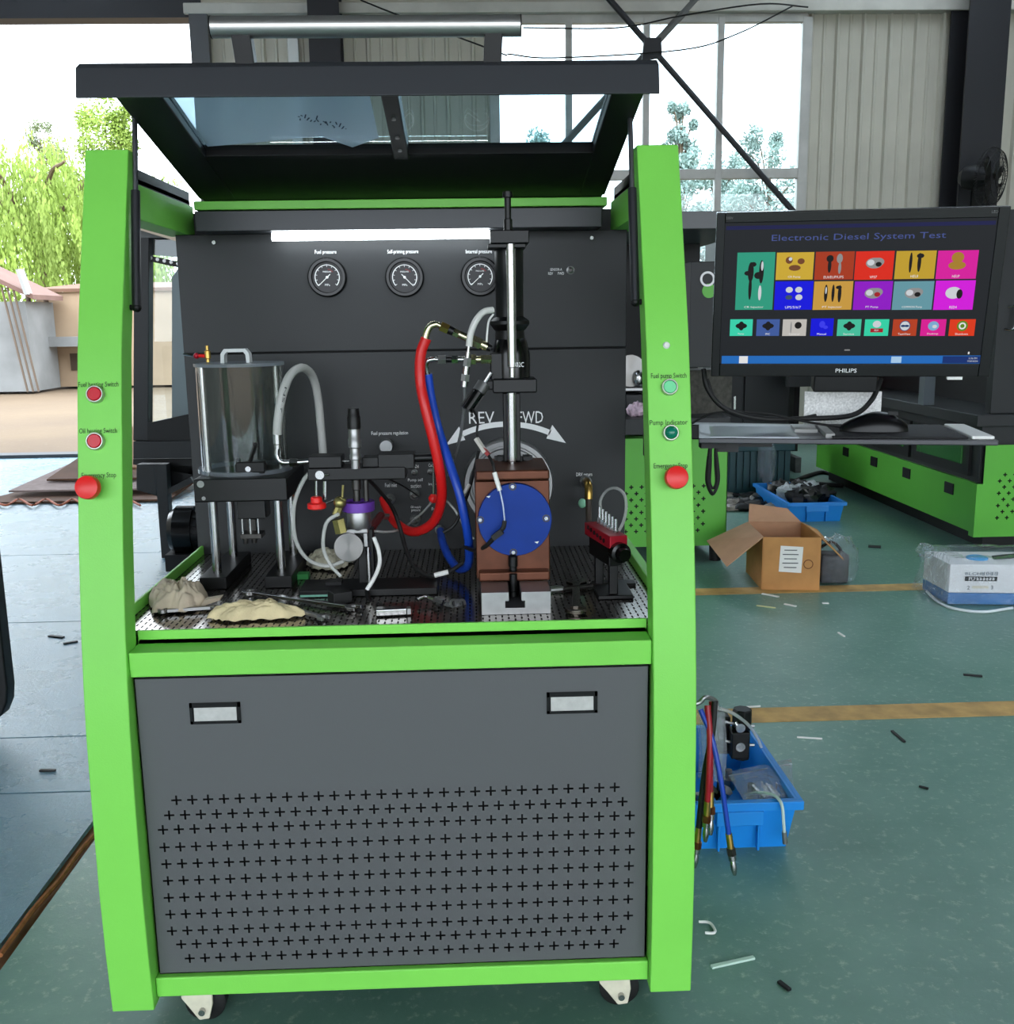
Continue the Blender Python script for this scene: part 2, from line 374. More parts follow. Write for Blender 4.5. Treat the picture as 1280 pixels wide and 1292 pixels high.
for xa, xb in ((-5.2, -3.4), (3.3, 5.7)): MB().box(xa, xb, -.8, 8.4, 5.44, 5.446).build('added_rooflight', ADDED_SKYL, roof)  # invented unseen strips, added to let more sky light onto the floor
wfr = MB().box(-9.2, 9.2, -9.1, -9, 4.3, 5.4).build('wall_front', WALLM); struct(wfr)  # unseen header, brought down to cut sky light from the front
wl = MB().box(-9.1, -9, -9, 8.2, 0, 5.4).build('wall_left', WALLM); struct(wl)  # unseen wall, put in to cut light from the left
wr = MB().box(9, 9.1, -9, 8.4, 0, 5.4).build('wall_right', WALLM); struct(wr)
# window with aluminium mullions and single panes
wx = [.40, 1.07, 1.77, 2.44, 3.22]; zt, zm, zb = TOPZ-.03, 2.52, 1.2
wf = MB(); 
for i, x in enumerate(wx):
    h = .045 if i in (0, 4) else .03
    wf.box(x-h, x+h, WY-.03, WY+.05, zb, zt)
wf.box(.40, 3.22, WY-.025, WY+.045, zt-.045, zt+.03).box(.40, 3.22, WY-.025, WY+.045, zm-.055, zm+.035).box(.40, 3.22, WY-.025, WY+.045, zb, zb+.06)
win = wf.build('window_1', TRIMM, bevel=.006); struct(win)
for i in range(4):
    for za, zc in ((zb+.06, zm-.055), (zm+.035, zt-.045)):
        MB().box(wx[i]+.03, wx[i+1]-.03, WY+.005, WY+.011, za, zc).build('pane', GLASS, win)
# wind bracing
br = MB(); yb = WY-.16
cx = P(822, 60, Y=yb)
def through(u, v): return P(u, v, Y=yb)
a = through(770, 0); dd = (cx-a); p1 = cx+dd*3.9; p0 = cx-dd*2.0
b_ = through(880, -4); de = (cx-b_); q1 = cx+de*2.4; q0 = cx-de*2
brace = MB().cyl(p0, p1, .027, n=10).build('wind_brace', COLM)
brace2 = MB().cyl(q0+V((0, .09, 0)), q1+V((0, .09, 0)), .034, n=10).build('wind_brace', mat('brace_grey', (110, 110, 108), .5))
struct(brace); struct(brace2)
MB().prism([cx+V((-.09, -.05, -.12)), cx+V((.09, -.05, -.10)), cx+V((.08, -.05, .07)), cx+V((-.07, -.05, .07))], (0, .012, 0)).build('gusset_plate', COLM, brace)
for lb_, pts in zip(('upper thin cable curving over the top of the window','lower thin cable sagging across the window panes','short cable slanting down the beige wall behind the lid handle'), ([(660, 35, 7.8), (780, 35, 7.8), (860, 20, 7.8), (960, 5, 7.8), (1020, 9, 7.9)], [(640, 68, 7.9), (700, 73, 7.9), (860, 63, 7.8), (930, 43, 7.8), (1000, 8, 7.9)], [(455, 0, 7.7), (500, 18, 7.8), (600, 55, 7.8), (640, 70, 7.9)])):
    mb = MB(); ptube(mb, pts, 1.0, 6); tag(mb.build('overhead_cable', RUB), lb_, 'cable', 'cables strung along the back wall')
# wall fan
fc = P(1250, 224, Y=7.35); ax = V((.62, -.72, -.1)).normalized(); fa, fb, _ = frame(ax)
fan = thing('wall_fan', 'black wire-caged wall fan fixed to the dark steel column', 'fan', fc)
mb = MB(); mb.lathe(fc-ax*.26, ax, [(.05, 0), (.1, .05), (.11, .14), (.06, .24)], 18); mb.build('motor_housing', BLKP, fan)
mb = MB().cyl(fc-ax*.2, V((4.7, 7.68, fc.z-.05)), .03, n=10); mb.box(4.62, 4.78, 7.66, 7.68, fc.z-.2, fc.z+.1); mb.build('wall_bracket', BLKP, fan)
for i in range(3):
    t = i*2.094+.4; d = fa*math.cos(t)+fb*math.sin(t); e = d.cross(ax)
    MB().prism([fc+d*.04+e*.02, fc+d*.12+e*.075, fc+d*.21+e*.05, fc+d*.22-e*.02, fc+d*.1-e*.05, fc+d*.04-e*.02], ax*.006).build('blade', BLKP, fan)
mb = MB()
for R_, h in ((.25, 0), (.22, .05), (.16, .075), (.09, .085)):
    mb.tube([fc+ax*h+fa*(R_*math.cos(t*math.pi/16))+fb*(R_*math.sin(t*math.pi/16)) for t in range(33)], .004, 5, flat=True)
for i in range(40):
    t = i*math.pi/20; d = fa*math.cos(t)+fb*math.sin(t)
    mb.tube([fc+ax*.085+d*.05, fc+ax*.07+d*.17, fc+ax*.04+d*.23, fc+d*.25, fc-ax*.04+d*.23, fc-ax*.07+d*.1], .0022, 4, 1)
mb.build('cage', BLKP, fan)

# ================================================================== OUTSIDE: sheds and trees
def leaf_mesh(name, pts, size, m, parent, drop=0.0):
    vs = []; fs = []
    for p in pts:
        k = len(vs); s = size*random.uniform(.6, 1.3)
        a = V((random.gauss(0, 1), random.gauss(0, 1), random.gauss(0, 1)-drop)).normalized()*s; b = a.cross(V((random.gauss(0, 1), random.gauss(0, 1), random.gauss(0, 1)))).normalized()*s*.4
        vs += [p-a, p+b, p+a, p-b]; fs.append((k, k+1, k+2, k+3))
    mb = MB(); mb.v = vs; mb.f = fs; o = mb.build(name, m, parent, smooth=False); o['kind'] = 'stuff'; return o
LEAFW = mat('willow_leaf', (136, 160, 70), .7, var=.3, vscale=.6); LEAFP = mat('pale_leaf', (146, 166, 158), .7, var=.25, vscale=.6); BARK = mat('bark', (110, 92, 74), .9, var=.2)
def willow(x, y, h, r, label, n=330):
    t = thing('willow_tree', label, 'tree', (x, y, -.02), 'trees in the yard')
    mb = MB(); mb.tube([V((x, y, -.02)), V((x+.1, y, h*.3)), V((x-.1, y, h*.62)), V((x, y, h*.85))], lambda q: .28*(1-q*.8), 10)
    for i in range(7):
        a = i*.9; mb.tube([V((x, y, h*.55)), V((x+math.cos(a)*r*.4, y+math.sin(a)*r*.4, h*.8)), V((x+math.cos(a)*r*.75, y+math.sin(a)*r*.75, h*.84))], lambda q: .1*(1-q*.7), 6)
    mb.build('trunk', BARK, t); pts = []
    for i in range(n):
        a = random.uniform(0, 6.283); q = r*math.sqrt(random.random()); top = h*(1-.42*(q/r)**2)*random.uniform(.8, 1.02)
        L = random.uniform(.3, .62)*h; px, py = x+q*math.cos(a), y+q*math.sin(a)
        for j in range(60):
            f = j/60; z = top-L*f
            if z < 1.4: break
            pts.append(V((px+math.cos(a)*.4*f+random.gauss(0, .05), py+random.gauss(0, .05), z)))
    leaf_mesh('foliage', pts, .075, LEAFW, t, 6); return t
def bushy(name, x, y, h, r, label, m, group, n=2600, size=.11, z0=.35):
    t = thing(name, label, 'tree', (x, y, -.02), group)
    mb = MB(); mb.tube([V((x, y, -.02)), V((x+.05, y, h*.4)), V((x, y, h*.9))], lambda q: .14*(1-q*.85), 8)
    blobs = []
    for i in range(40):
        a = random.uniform(0, 6.28); f = random.random(); z = h*(z0+(.97-z0)*f); q = r*random.random()**.6*(1.1-f*.85)
        c = V((x+q*math.cos(a), y+q*math.sin(a), z)); blobs.append((c, r*random.uniform(.14, .30)*(1.1-.5*f)))
        mb.tube([V((x, y, z*.75)), (V((x, y, z*.9))+c)/2, c], .014, 4, 3)
    mb.build('trunk', BARK, t); pts = []
    for i in range(n):
        c, rr = random.choice(blobs); d = V((random.gauss(0, 1), random.gauss(0, 1), random.gauss(0, 1))).normalized()*rr*random.random()**.4
        pts.append(c+V((d.x, d.y, d.z*1.3)))
    leaf_mesh('foliage', pts, size, m, t); return t
willow(-11.4, 27, 6.2, 3.4, 'bright yellow-green weeping willow standing behind the sheds', 620)
willow(-4.2, 28, 4.6, 2.0, 'smaller weeping willow half hidden behind the test bench', 200)
bushy('poplar_tree', P(140, 250, Y=34).x, 34, P(140, 130, Y=34).z, 3.0, 'tall light green poplar rising behind the green test bench post', LEAFW, 'trees in the yard', 16000, .075)
bushy('poplar_tree', P(58, 250, Y=40).x, 40, P(58, 142, Y=40).z, 1.9, 'sparse airy tree with thin leaves rising above the willow', mat('airy_leaf', (120, 132, 96), .7), 'trees in the yard', 6000, .06)
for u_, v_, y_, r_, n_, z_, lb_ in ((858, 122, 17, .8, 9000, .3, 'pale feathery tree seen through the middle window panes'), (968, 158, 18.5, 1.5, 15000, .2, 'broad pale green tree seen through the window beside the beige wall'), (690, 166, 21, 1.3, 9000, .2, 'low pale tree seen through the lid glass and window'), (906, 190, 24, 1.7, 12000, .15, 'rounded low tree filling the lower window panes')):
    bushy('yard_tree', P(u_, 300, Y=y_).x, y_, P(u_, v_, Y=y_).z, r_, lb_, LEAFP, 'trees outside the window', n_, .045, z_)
# lean-to shed with a slanting roof and the low flat-roofed shed
WASH = mat('limewashed_brick', (158, 136, 112), .9, var=.12, vscale=1.2); SHEET = mat('weathered_grey_sheet', (126, 128, 128), .8, var=.2, vscale=1.5); TILE = mat('faded_tile_roof', (116, 90, 82), .9, var=.1, vscale=3); TIMB = mat('grey_timber', (100, 86, 74), .9); DOORW = mat('dark_doorway', (70, 56, 46), .9)
sy = 20.0
shed = thing('shed', 'low limewashed shed with a flat tin roof and a doorway', 'shed', (-7.4, sy, -.02))
pa, pb = P(44, 362, Y=sy), P(215, 356, Y=sy)
MB().box(pa.x, pb.x+2.6, sy, sy+3, -.02, 1.9).build('wall', WASH, shed)
MB().prism([V((pa.x-.1, sy-.06, 1.9)), V((pa.x-.1, sy+3.1, 2.15)), V((pa.x-.1, sy+3.1, 2.2)), V((pa.x-.1, sy-.06, 1.97))], (pb.x-pa.x+3.2, 0, 0)).build('roof', mat('rusty_tin', (112, 84, 68), .8, var=.15, vscale=2), shed)
d0, d1 = P(45, 400, Y=sy), P(57, 466, Y=sy); MB().box(d0.x, d1.x, sy-.04, sy, -.02, d0.z).build('door', DOORW, shed)
w0, w1 = P(68, 425, Y=sy), P(96, 452, Y=sy)
MB().box(w0.x, w1.x+.6, sy-.5, sy, w1.z+.25, w0.z).build('meter_box', SHEET, shed)
MB().box(w0.x+.3, w1.x+.4, sy-.03, sy, w1.z-.25, w1.z+.1).build('window', DOORW, shed)
for u in (40, 62): 
    p = P(u, 420, Y=sy-.3); MB().cyl((p.x, sy-.3, -.02), (p.x, sy-.3, 1.88), .05, n=8).build('post', TIMB, shed)
lean = thing('lean_to', 'grey sheet-clad lean-to with a steep faded tile roof', 'shed', (-9.6, sy-1.4, -.02))
ly = sy-1.4
r0, r1 = P(-30, 318, Y=ly), P(40, 372, Y=ly)
MB().box(r0.x-2, P(36, 420, Y=ly).x, ly, ly+1.3, -.02, r1.z-.12).build('wall', SHEET, lean)
MB().prism([r1+V((.1, -.2, -.09)), r0+V((-1.2, -.2, .25)), r0+V((-1.2, -.2, .34)), r1+V((.1, -.2, .0))], (0, 1.45, 0)).build('roof', TILE, lean)
for k in range(3):
    p = P(33+k*7, 420, Y=ly-.1); MB().bar((p.x-.06, ly-.15, -.02), (p.x-.35, ly-.15, 1.95), .03, .03).build('prop', TIMB, lean)
MB().bar(P(25, 340, Y=ly-.2), P(36, 372, Y=ly-.2), .06, .25).build('gable_board', mat('white_board', (150, 150, 148), .7), lean)
b = thing('low_wall', 'pale yard wall seen through the neighbouring machine window', 'wall', (-5.2, 21, -.02))
MB().box(-6.6, 0, 21, 21.2, -.02, 1.5).build('brickwork', WASH, b); MB().box(-5.9, -5.0, 20.96, 21.0, -.02, .95).build('gate', DOORW, b); MB().box(-6.6, 0, 20.9, 21.3, 1.5, 1.6).build('coping', TIMB, b)

# ================================================================== THE TEST BENCH
FZ = .725                                     # work surface
bench = thing('test_bench', 'large green and grey diesel test bench cabinet with raised lid, on casters', 'machine', (0, .35, 0))
prof = [(0, .07), (-.006, .18), (-.008, .30), (-.004, .45), (.001, .57), (.009, .65), (.019, .73), (.031, .80), (.045, .88), (.060, .95), (.078, 1.03), (.096, 1.11), (.113, 1.18), (.134, 1.245), (.158, 1.312), (.194, 1.414), (.232, 1.517)]
def postY(z):
    for (y0, z0), (y1, z1) in zip(prof[:-1], prof[1:]):
        if z <= z1: return y0+(y1-y0)*(z-z0)/(z1-z0)
    return prof[-1][0]
def postN(z):
    t = V((0, postY(z+.03)-postY(z-.03), .06)).normalized(); return t, V((0, -t.z, t.y))       # along, outward
for x0, x1 in ((-.5, -.4283), (.4283, .5)):
    back = [(y+.052, z) for y, z in prof]; n = len(prof); vs = []; fs = []
    for x in (x0, x1):
        vs += [V((x, y, z)) for y, z in prof]+[V((x, y, z)) for y, z in back]
    N2 = 2*n
    for i in range(n-1):
        fs += [(i, N2+i, N2+i+1, i+1), (n+i, n+i+1, N2+n+i+1, N2+n+i), (i, i+1, n+i+1, n+i), (N2+i, N2+n+i, N2+n+i+1, N2+i+1)]
    fs += [(0, n, N2+n, N2), (n-1, N2+n-1, N2+2*n-1, 2*n-1)]
    mb = MB().add(vs, fs); mb.build('post', GREEN, bench, bevel=.0025)
for s in (-1, 1):
    xa, xb = sorted((s*.5, s*.478))
    MB().box(xa, xb, .06, .95, .07, .72).build('side_panel', GREEN, bench, bevel=.002)
    xa, xb = sorted((s*.470, s*.4635))
    MB().box(xa, xb, .085, .65, .715, .744).build('side_lip', GREEN, bench, bevel=.002)
    xa, xb = sorted((s*.5, s*.448))
    MB().box(xa, xb, .245, .70, 1.412, 1.474).build('top_side_rail', GREEN, bench, bevel=.002)
    xa, xb = sorted((s*.492, s*.455))
    MB().box(xa, xb, .25, .70, 1.474, 1.503).box(xa, xb-.0, .25, .70, 1.478, 1.486).build('lid_seal', BLKP, bench)
    xa, xb = sorted((s*.4765, s*.456))
    MB().box(xa, xb, .70, .95, .72, 1.41).build('rear_side_panel', CHAR, bench)
MB().box(-.476, .476, .93, .95, .07, 1.47).build('rear_panel', CHAR, bench)
MB().box(-.4765, .4765, .65, .70, .70, 1.163).build('back_panel', CHAR, bench, bevel=.0015)
MB().box(-.4765, .4765, .65, .70, 1.166, 1.412).build('back_panel', CHAR, bench, bevel=.0015)
MB().box(-.476, .476, .672, .70, 1.155, 1.175).build('panel_joint', BLKP, bench)
MB().box(-.430, .432, .635, .95, 1.460, 1.478).build('rear_rail', GREEN, bench, bevel=.002)
MB().box(-.450, .450, .70, .94, 1.41, 1.46).build('rear_box', CHAR, bench)
MB().box(-.414, .413, .575, .655, 1.412, 1.4515).build('lamp_housing', LIDG, bench, bevel=.0015)
for x in (-.395, .40): MB().cyl((x, .648, 1.395), (x, .64, 1.395), .004, n=10).build('screw', STEEL, bench)
tube = MB().cyl((-.266, .605, 1.402), (.183, .605, 1.402), .0085, n=14)
tube.build('lamp_tube', mat('led_tube', (255, 255, 255), .4, emit=(240, 250, 255), estr=14), bench)
# work tray with slotted pattern
tm = mat('slotted_steel_tray', (120, 118, 116), .2, .95, rvar=.12, vscale=9)
nt = tm.node_tree; b = nt.nodes['Principled BSDF']; tc = nt.nodes.new('ShaderNodeTexCoord'); sep = nt.nodes.new('ShaderNodeSeparateXYZ'); nt.links.new(tc.outputs['Object'], sep.inputs[0])
def mth(op, a, bb=None):
    n = nt.nodes.new('ShaderNodeMath'); n.operation = op
    for i, q in enumerate((a, bb)):
        if q is None: continue
        if isinstance(q, (int, float)): n.inputs[i].default_value = q
        else: nt.links.new(q, n.inputs[i])
    return n.outputs[0]
fx = mth('ABSOLUTE', mth('SUBTRACT', mth('FRACT', mth('MULTIPLY', sep.outputs[0], 90)), .5))
row = mth('MULTIPLY', mth('FLOOR', mth('MULTIPLY', sep.outputs[0], 90)), .5)
fy = mth('ABSOLUTE', mth('SUBTRACT', mth('FRACT', mth('ADD', mth('MULTIPLY', sep.outputs[1], 48), row)), .5))
slot = mth('MULTIPLY', mth('LESS_THAN', fx, .13), mth('LESS_THAN', fy, .32))
mx = nt.nodes.new('ShaderNodeMixRGB'); mx.inputs[1].default_value = (*lin((140, 134, 128)), 1); mx.inputs[2].default_value = (.02, .018, .016, 1); nt.links.new(slot, mx.inputs[0]); nt.links.new(mx.outputs[0], b.inputs['Base Color'])
r = nt.nodes.new('ShaderNodeMath'); r.operation = 'MULTIPLY'; nt.links.new(slot, r.inputs[0]); r.inputs[1].default_value = .6
old = b.inputs['Roughness'].links[0].from_socket; nt.links.new(mth('ADD', old, r.outputs[0]), b.inputs['Roughness'])
MB().box(-.463, .463, .08, .652, .715, FZ).build('work_tray', tm, bench)
MB().box(-.4278, .4278, .074, .08, .700, FZ+.001).box(-.4278, .4278, .074, .10, .700, .712).build('tray_edge', GREEN, bench, bevel=.0015)
MB().box(-.4278, .4278, .022, .0732, .6625, .7045).build('upper_beam', GREEN, bench, bevel=.0025, seg=3)
MB().box(-.4278, .4278, .0735, .078, .66, .699).build('beam_gap', BLKP, bench)
MB().box(-.4278, .4278, .016, .060, .0835, .1205).build('lower_beam', GREEN, bench, bevel=.003)
MB().box(-.476, .476, .06, .95, .07, .085).build('floor_pan', CHAR, bench)
# perforated front door
rows_px = [((222.7, 1010), (776, 993), 29), ((213.6, 1028.7), (785.9, 1011.5), 30), ((205.7, 1047), (795, 1029), 31), ((207.7, 1069), (795, 1051), 31), ((210, 1090), (795, 1072), 31), ((212, 1111), (794, 1093), 31), ((213, 1132), (793.5, 1114.5), 31), ((215, 1153.4), (793, 1135), 31), ((217, 1174), (793, 1156), 31), ((228.7, 1191), (784, 1173), 30), ((239.4, 1209), (775, 1191), 29)]
DY = .0264; rows = []
for a, b2, n in rows_px:
    p, q = P(*a, Y=DY), P(*b2, Y=DY); rows.append(((p.z+q.z)/2, [p.x+(q.x-p.x)*i/(n-1) for i in range(n)]))
mb = MB(); perf_sheet(mb, (0, DY, 0), XD, ZU, -.4236, .4236, .1215, .6595, rows, .0086, .0016)
door = mb.build('front_door', DOORG, bench, smooth=False)
MB().box(-.4236, .4236, DY+.012, DY+.02, .122, .659).build('door_hole_shade', BLKP, door)  # black sheet stands for the shade inside, so the holes look black
e = MB()
for x in (-.4236, .4220): e.box(x, x+.0016, DY, DY+.012, .1215, .6595)
e.box(-.4236, .4236, DY, DY+.012, .658, .6595).box(-.4236, .4236, DY, DY+.012, .1215, .123).build('door_edge', DOORG, door)
MB().box(-.4278, .4278, .05, .06, .1205, .6625).build('door_recess', BLKP, bench)
for (u0, v0, u1, v1) in ((239, 886, 305, 912.5), (690, 872.5, 754, 899.5)):
    p, q = P(u0, v0, Y=DY), P(u1, v1, Y=DY); m_ = .0035
    x0, x1, z1, z0 = p.x, q.x, (P((u0+u1)/2, v0, Y=DY)).z, (P((u0+u1)/2, v1, Y=DY)).z
    h = MB(); t = .009
    h.box(x0, x1, DY-.003, DY, z1-t*.9, z1).box(x0, x1, DY-.003, DY, z0, z0+t*.6).box(x0, x0+t*.55, DY-.003, DY, z0, z1).box(x1-t*.55, x1, DY-.003, DY, z0, z1)
    h.box(x0+.002, x1-.002, DY-.001, DY-.0005, z0, z1)
    ho = h.build('door_handle', BLKG, door, bevel=.0008)
    f = MB().obox(V(((x0+x1)/2, DY-.0015, (z0+z1)/2-.001)), XD*((x1-x0)/2-t*.75), V((0, .0006, .0)), V((0, .0008, (z1-z0)/2-t*.62)))
    f.build('handle_flap', mat('handle_flap_steel', (170, 170, 166), .4, .6, var=.1, vscale=80), bench)
# casters
def caster(x, y):
    fork = MB()
    fork.prism([V((x-.028, y-.02, .075)), V((x+.028, y-.02, .075)), V((x+.030, y-.03, .045)), V((x+.024, y-.035, .020)), V((x+.006, y-.035, .018)), V((x-.012, y-.03, .040)), V((x-.026, y-.025, .055))], (0, .006, 0))
    fork.prism([V((x-.028, y+.02, .075)), V((x+.028, y+.02, .075)), V((x+.024, y+.02, .02)), V((x+.008, y+.02, .02)), V((x-.02, y+.02, .05))], (0, .006, 0))
    fork.box(x-.03, x+.03, y-.025, y+.028, .074, .082)
    f = fork.build('caster_fork', CREAM, bench, bevel=.002)
    MB().lathe((x+.012, y-.014, .036), (0, 1, 0), [(.030, 0), (.036, .004), (.036, .028), (.030, .032)], 28).build('wheel', RUB, f)
    MB().cyl((x+.012, y-.038, .034), (x+.012, y+.03, .034), .006, n=10).build('axle', STEEL, f)
for x, y in ((-.372, .075), (.372, .075), (-.375, .86), (.375, .86)): caster(x, y)

# buttons on the posts
def on_post(u, v):
    z = 1.0
    for _ in range(8): z = P(u, v, Y=postY(z)).z
    return P(u, v, Y=postY(z))
RINGM = mat('satin_button_ring', (190, 188, 184), .35, .8)
def push_button(u, v, rpx, m, dome=False):
    c = on_post(u, v); t, n = postN(c.z); s = S(c); r = rpx*s
    base = MB().lathe(c-n*.001, n, [(r, 0), (r, .008), (r*.9, .0105), (r*.82, .0105), (r*.80, .006)], 28, cap=False).build('push_button', RINGM, bench)
    b2 = MB()
    if dome: b2.lathe(c, n, [(r*.82, 0), (r*.82, .009), (r*.72, .015), (r*.5, .019), (r*.2, .0205)], 24)
    else: b2.lathe(c, n, [(r*.76, 0), (r*.76, .009), (r*.68, .0105)], 24)
    b2.build('button_cap', m, base)
def stop_button(u, v, rpx):
    c = on_post(u, v); t, n = postN(c.z); s = S(c); r = rpx*s
    base = MB().lathe(c-n*.001, n, [(r*.62, 0), (r*.62, .016)], 24).build('emergency_stop', BLKP, bench)
    MB().lathe(c+n*.014, n, [(r*.7, 0), (r, .003), (r, .012), (r*.93, .016), (r*.5, .0185), (r*.05, .019)], 32).build('mushroom_cap', RED, base)
BRED = mat('red_lens', (190, 22, 40), .25, emit=(190, 20, 40), estr=.06)
push_button(121.5, 498, 11.2, BRED); push_button(121.5, 557, 11.4, BRED); stop_button(117.5, 616, 15)
push_button(844.5, 489, 10.6, mat('pale_green_lens', (110, 214, 150), .3)); push_button(846, 546.5, 10.4, mat('deep_green_lens', (10, 118, 92), .2), dome=True); stop_button(850.5, 603.5, 14.6)
c = on_post(841, 436); t, n = postN(c.z); MB().lathe(c-n*.001, n, [(.005, 0), (.006, .003), (.004, .006)], 16).build('dome_screw', WHT, bench)
for body, u, v, wpx in (('Fuel heating Switch', 124.5, 486, 50), ('Oil heating Switch', 124, 544.5, 47), ('Emergency Stop', 125, 600.5, 43), ('Fuel pump Switch', 844, 475, 45), ('Pump Indicator', 844, 534, 48), ('Emergency Stop', 846.5, 588.5, 43)):
    c = on_post(u, v); t, n = postN(c.z); text('lettering', body, DPRINT, bench, c+n*.0012, XD, t, width=wpx*S(c), height=8.5*S(c))

# gauges and printed panel
BY = .65
def panel_text(body, u, v, wpx, hpx=7, m=PRINT):
    c = P(u, v, Y=BY-.0015); return text('lettering', body, m, bench, c, XD, ZU, width=wpx*S(c), height=hpx*S(c))
for u, v, ang in ((413.5, 350, .75), (511, 350, 2.35), (606, 349, .75)):
    c = P(u, v, Y=BY); r = 24.5*S(c)
    g = MB().lathe(c, YF, [(r, -.002), (r, .008), (r*.93, .013), (r*.80, .013), (r*.76, .007)], 40, cap=False).build('pressure_gauge', BLKG, bench)
    MB().cyl(c+V((0, .001, 0)), c+V((0, -.0055, 0)), r*.8, n=36).build('dial', mat('gauge_dial', (22, 20, 24), .4), g)
    arc = MB(); prev = None
    for i in range(27):
        a = math.radians(-130+260*i/26); 
        p0, p1 = r*.60, r*.645
        q = (c+V((math.sin(a)*p0, -.006, math.cos(a)*p0)), c+V((math.sin(a)*p1, -.006, math.cos(a)*p1)))
        if prev: arc.quad(prev[0], q[0], q[1], prev[1])
        prev = q
    for i in range(11):
        a = math.radians(-130+26*i); d = V((math.sin(a), 0, math.cos(a))); e_ = V((d.z, 0, -d.x))*r*.012
        arc.quad(c+V((0, -.0061, 0))+d*r*.52-e_, c+V((0, -.0061, 0))+d*r*.52+e_, c+V((0, -.0061, 0))+d*r*.64+e_, c+V((0, -.0061, 0))+d*r*.64-e_)
    arc.build('scale', PRINT, g, smooth=False)
    d = V((math.cos(ang), 0, math.sin(ang)))
    MB().bar(c+V((0, -.0075, 0))-d*r*.62, c+V((0, -.0075, 0))+d*r*.22, .0014, .0012, up=(0, 1, 0)).cyl(c+V((0, -.005, 0)), c+V((0, -.009, 0)), .0028, n=12).build('needle', PRINT, g)
    rm = MB()
    for k in range(8): a = math.radians(10+k*5); rm.obox(c+V((math.sin(a)*r*.4, -.0058, math.cos(a)*r*.4)), V((.0011, 0, 0)), V((0, .0002, 0)), V((0, 0, .0011)))
    rm.build('red_marks', mat('dull_red_print', (120, 40, 44), .6), g)
    text('lettering', 'MPa', PRINT, g, c+V((0, -.0062, -r*.38)), XD, ZU, height=r*.11); text('lettering', 'PRESSURE', PRINT, g, c+V((0, -.0062, r*.28)), XD, ZU, height=r*.07)
panel_text('Fuel pressure', 411, 318.5, 27, 6); panel_text('Self-priming pressure', 508.5, 318, 39, 6); panel_text('Internal pressure', 604.5, 318, 33, 6)
panel_text('SENSOR-A', 702, 340, 15, 3.2); panel_text('REV      FWD', 702, 345, 20, 3.4)
panel_text('Fuel pressure regulation', 492, 547, 46, 6)
panel_text('Oil', 526, 588.5, 5, 4); panel_text('Cool', 544, 587, 6, 4)
panel_text('Pump self', 524.5, 606, 19, 5); panel_text('suction', 525, 613, 13, 5); panel_text('Fuel inlet', 493.5, 612, 15, 5)
panel_text('Oil supply', 525, 640, 13, 3.6); panel_text('pressure', 525, 644.5, 11, 3.6); panel_text('Fuel', 549, 642, 8, 4); panel_text('Injector', 551, 611, 20, 4.5)
panel_text('DRV return', 737.5, 598.5, 20, 4.5)
def connector(u, v, rpx, out=.03, m=STEELD):
    c = P(u, v, Y=BY); r = rpx*S(c)
    o = MB().lathe(c, YF, [(r, -.002), (r, out*.4), (r*.8, out*.45), (r*.8, out), (r*.5, out+.002), (r*.42, out*.6)], 20, cap=False).build('panel_port', m, bench)
    MB().cyl(c, c+V((0, -out*.62, 0)), r*.45, n=12).build('port_bore', DSTEEL, o); return o
for u, v, r, k in ((523.5, 623, 6.6, .028), (524.5, 655, 6.6, .028), (523.5, 596, 4, .012), (543.5, 595, 4, .012), (493, 629, 6.5, .03), (555, 668, 6, .02), (549, 653, 5, .02), (739, 607, 7.5, .03), (720, 341, 5, .01)): connector(u, v, r, k)
c = P(489, 561, Y=BY); MB().lathe(c, YF, [(.004, 0), (.004, .012), (.0145, .014), (.0155, .02), (.0155, .036), (.0135, .039)], 24).build('regulator_knob', STEELD, bench)
# rotation arrows
cA, cM, cB = P(563, 558, Y=BY), P(640, 535, Y=BY), P(714, 558, Y=BY)
mid = (cA+cB)/2; hw = (cB-cA).length/2; sg = cM.z-mid.z; R0 = (hw*hw+sg*sg)/(2*sg); oc = V((mid.x, BY-.0016, cM.z-R0)); half = math.asin(hw/R0)
arc = MB(); prev = None
for i in range(31):
    a = -half*.72+half*1.44*i/30; q = [oc+V((math.sin(a)*rr, 0, math.cos(a)*rr)) for rr in (R0-.006, R0+.006)]
    if prev: arc.quad(prev[0], q[0], q[1], prev[1])
    prev = q
for s in (-1, 1):
    a = s*half*.70; a2 = s*half*1.02
    t0, t1, t2 = (oc+V((math.sin(a)*(R0-.0145), 0, math.cos(a)*(R0-.0145))), oc+V((math.sin(a)*(R0+.018), 0, math.cos(a)*(R0+.018))), oc+V((math.sin(a2)*(R0-.003), 0, math.cos(a2)*(R0-.003))))
    arc.add([t0, t1, t2], [(0, 1, 2) if s < 0 else (0, 2, 1)])
arc.build('rotation_arrow', PRINT, bench, smooth=False)
panel_text('REV', 608, 527, 32, 15); panel_text('FWD', 669.5, 526.5, 32, 15)
# flywheel coupling in front of the panel
c = P(642, 612, Y=.60); r = 57*S(c)
fw = MB().lathe(c+V((0, .05, 0)), YF, [(r, 0), (r, .045), (r*.97, .052), (r*.88, .052), (r*.86, .044), (r*.82, .044), (r*.80, .05), (r*.3, .05)], 56).build('flywheel', STEELD, bench)
MB().lathe(c, YF, [(r*.3, 0), (r*.3, .12), (r*.2, .12)], 24).build('drive_shaft', DSTEEL, fw)

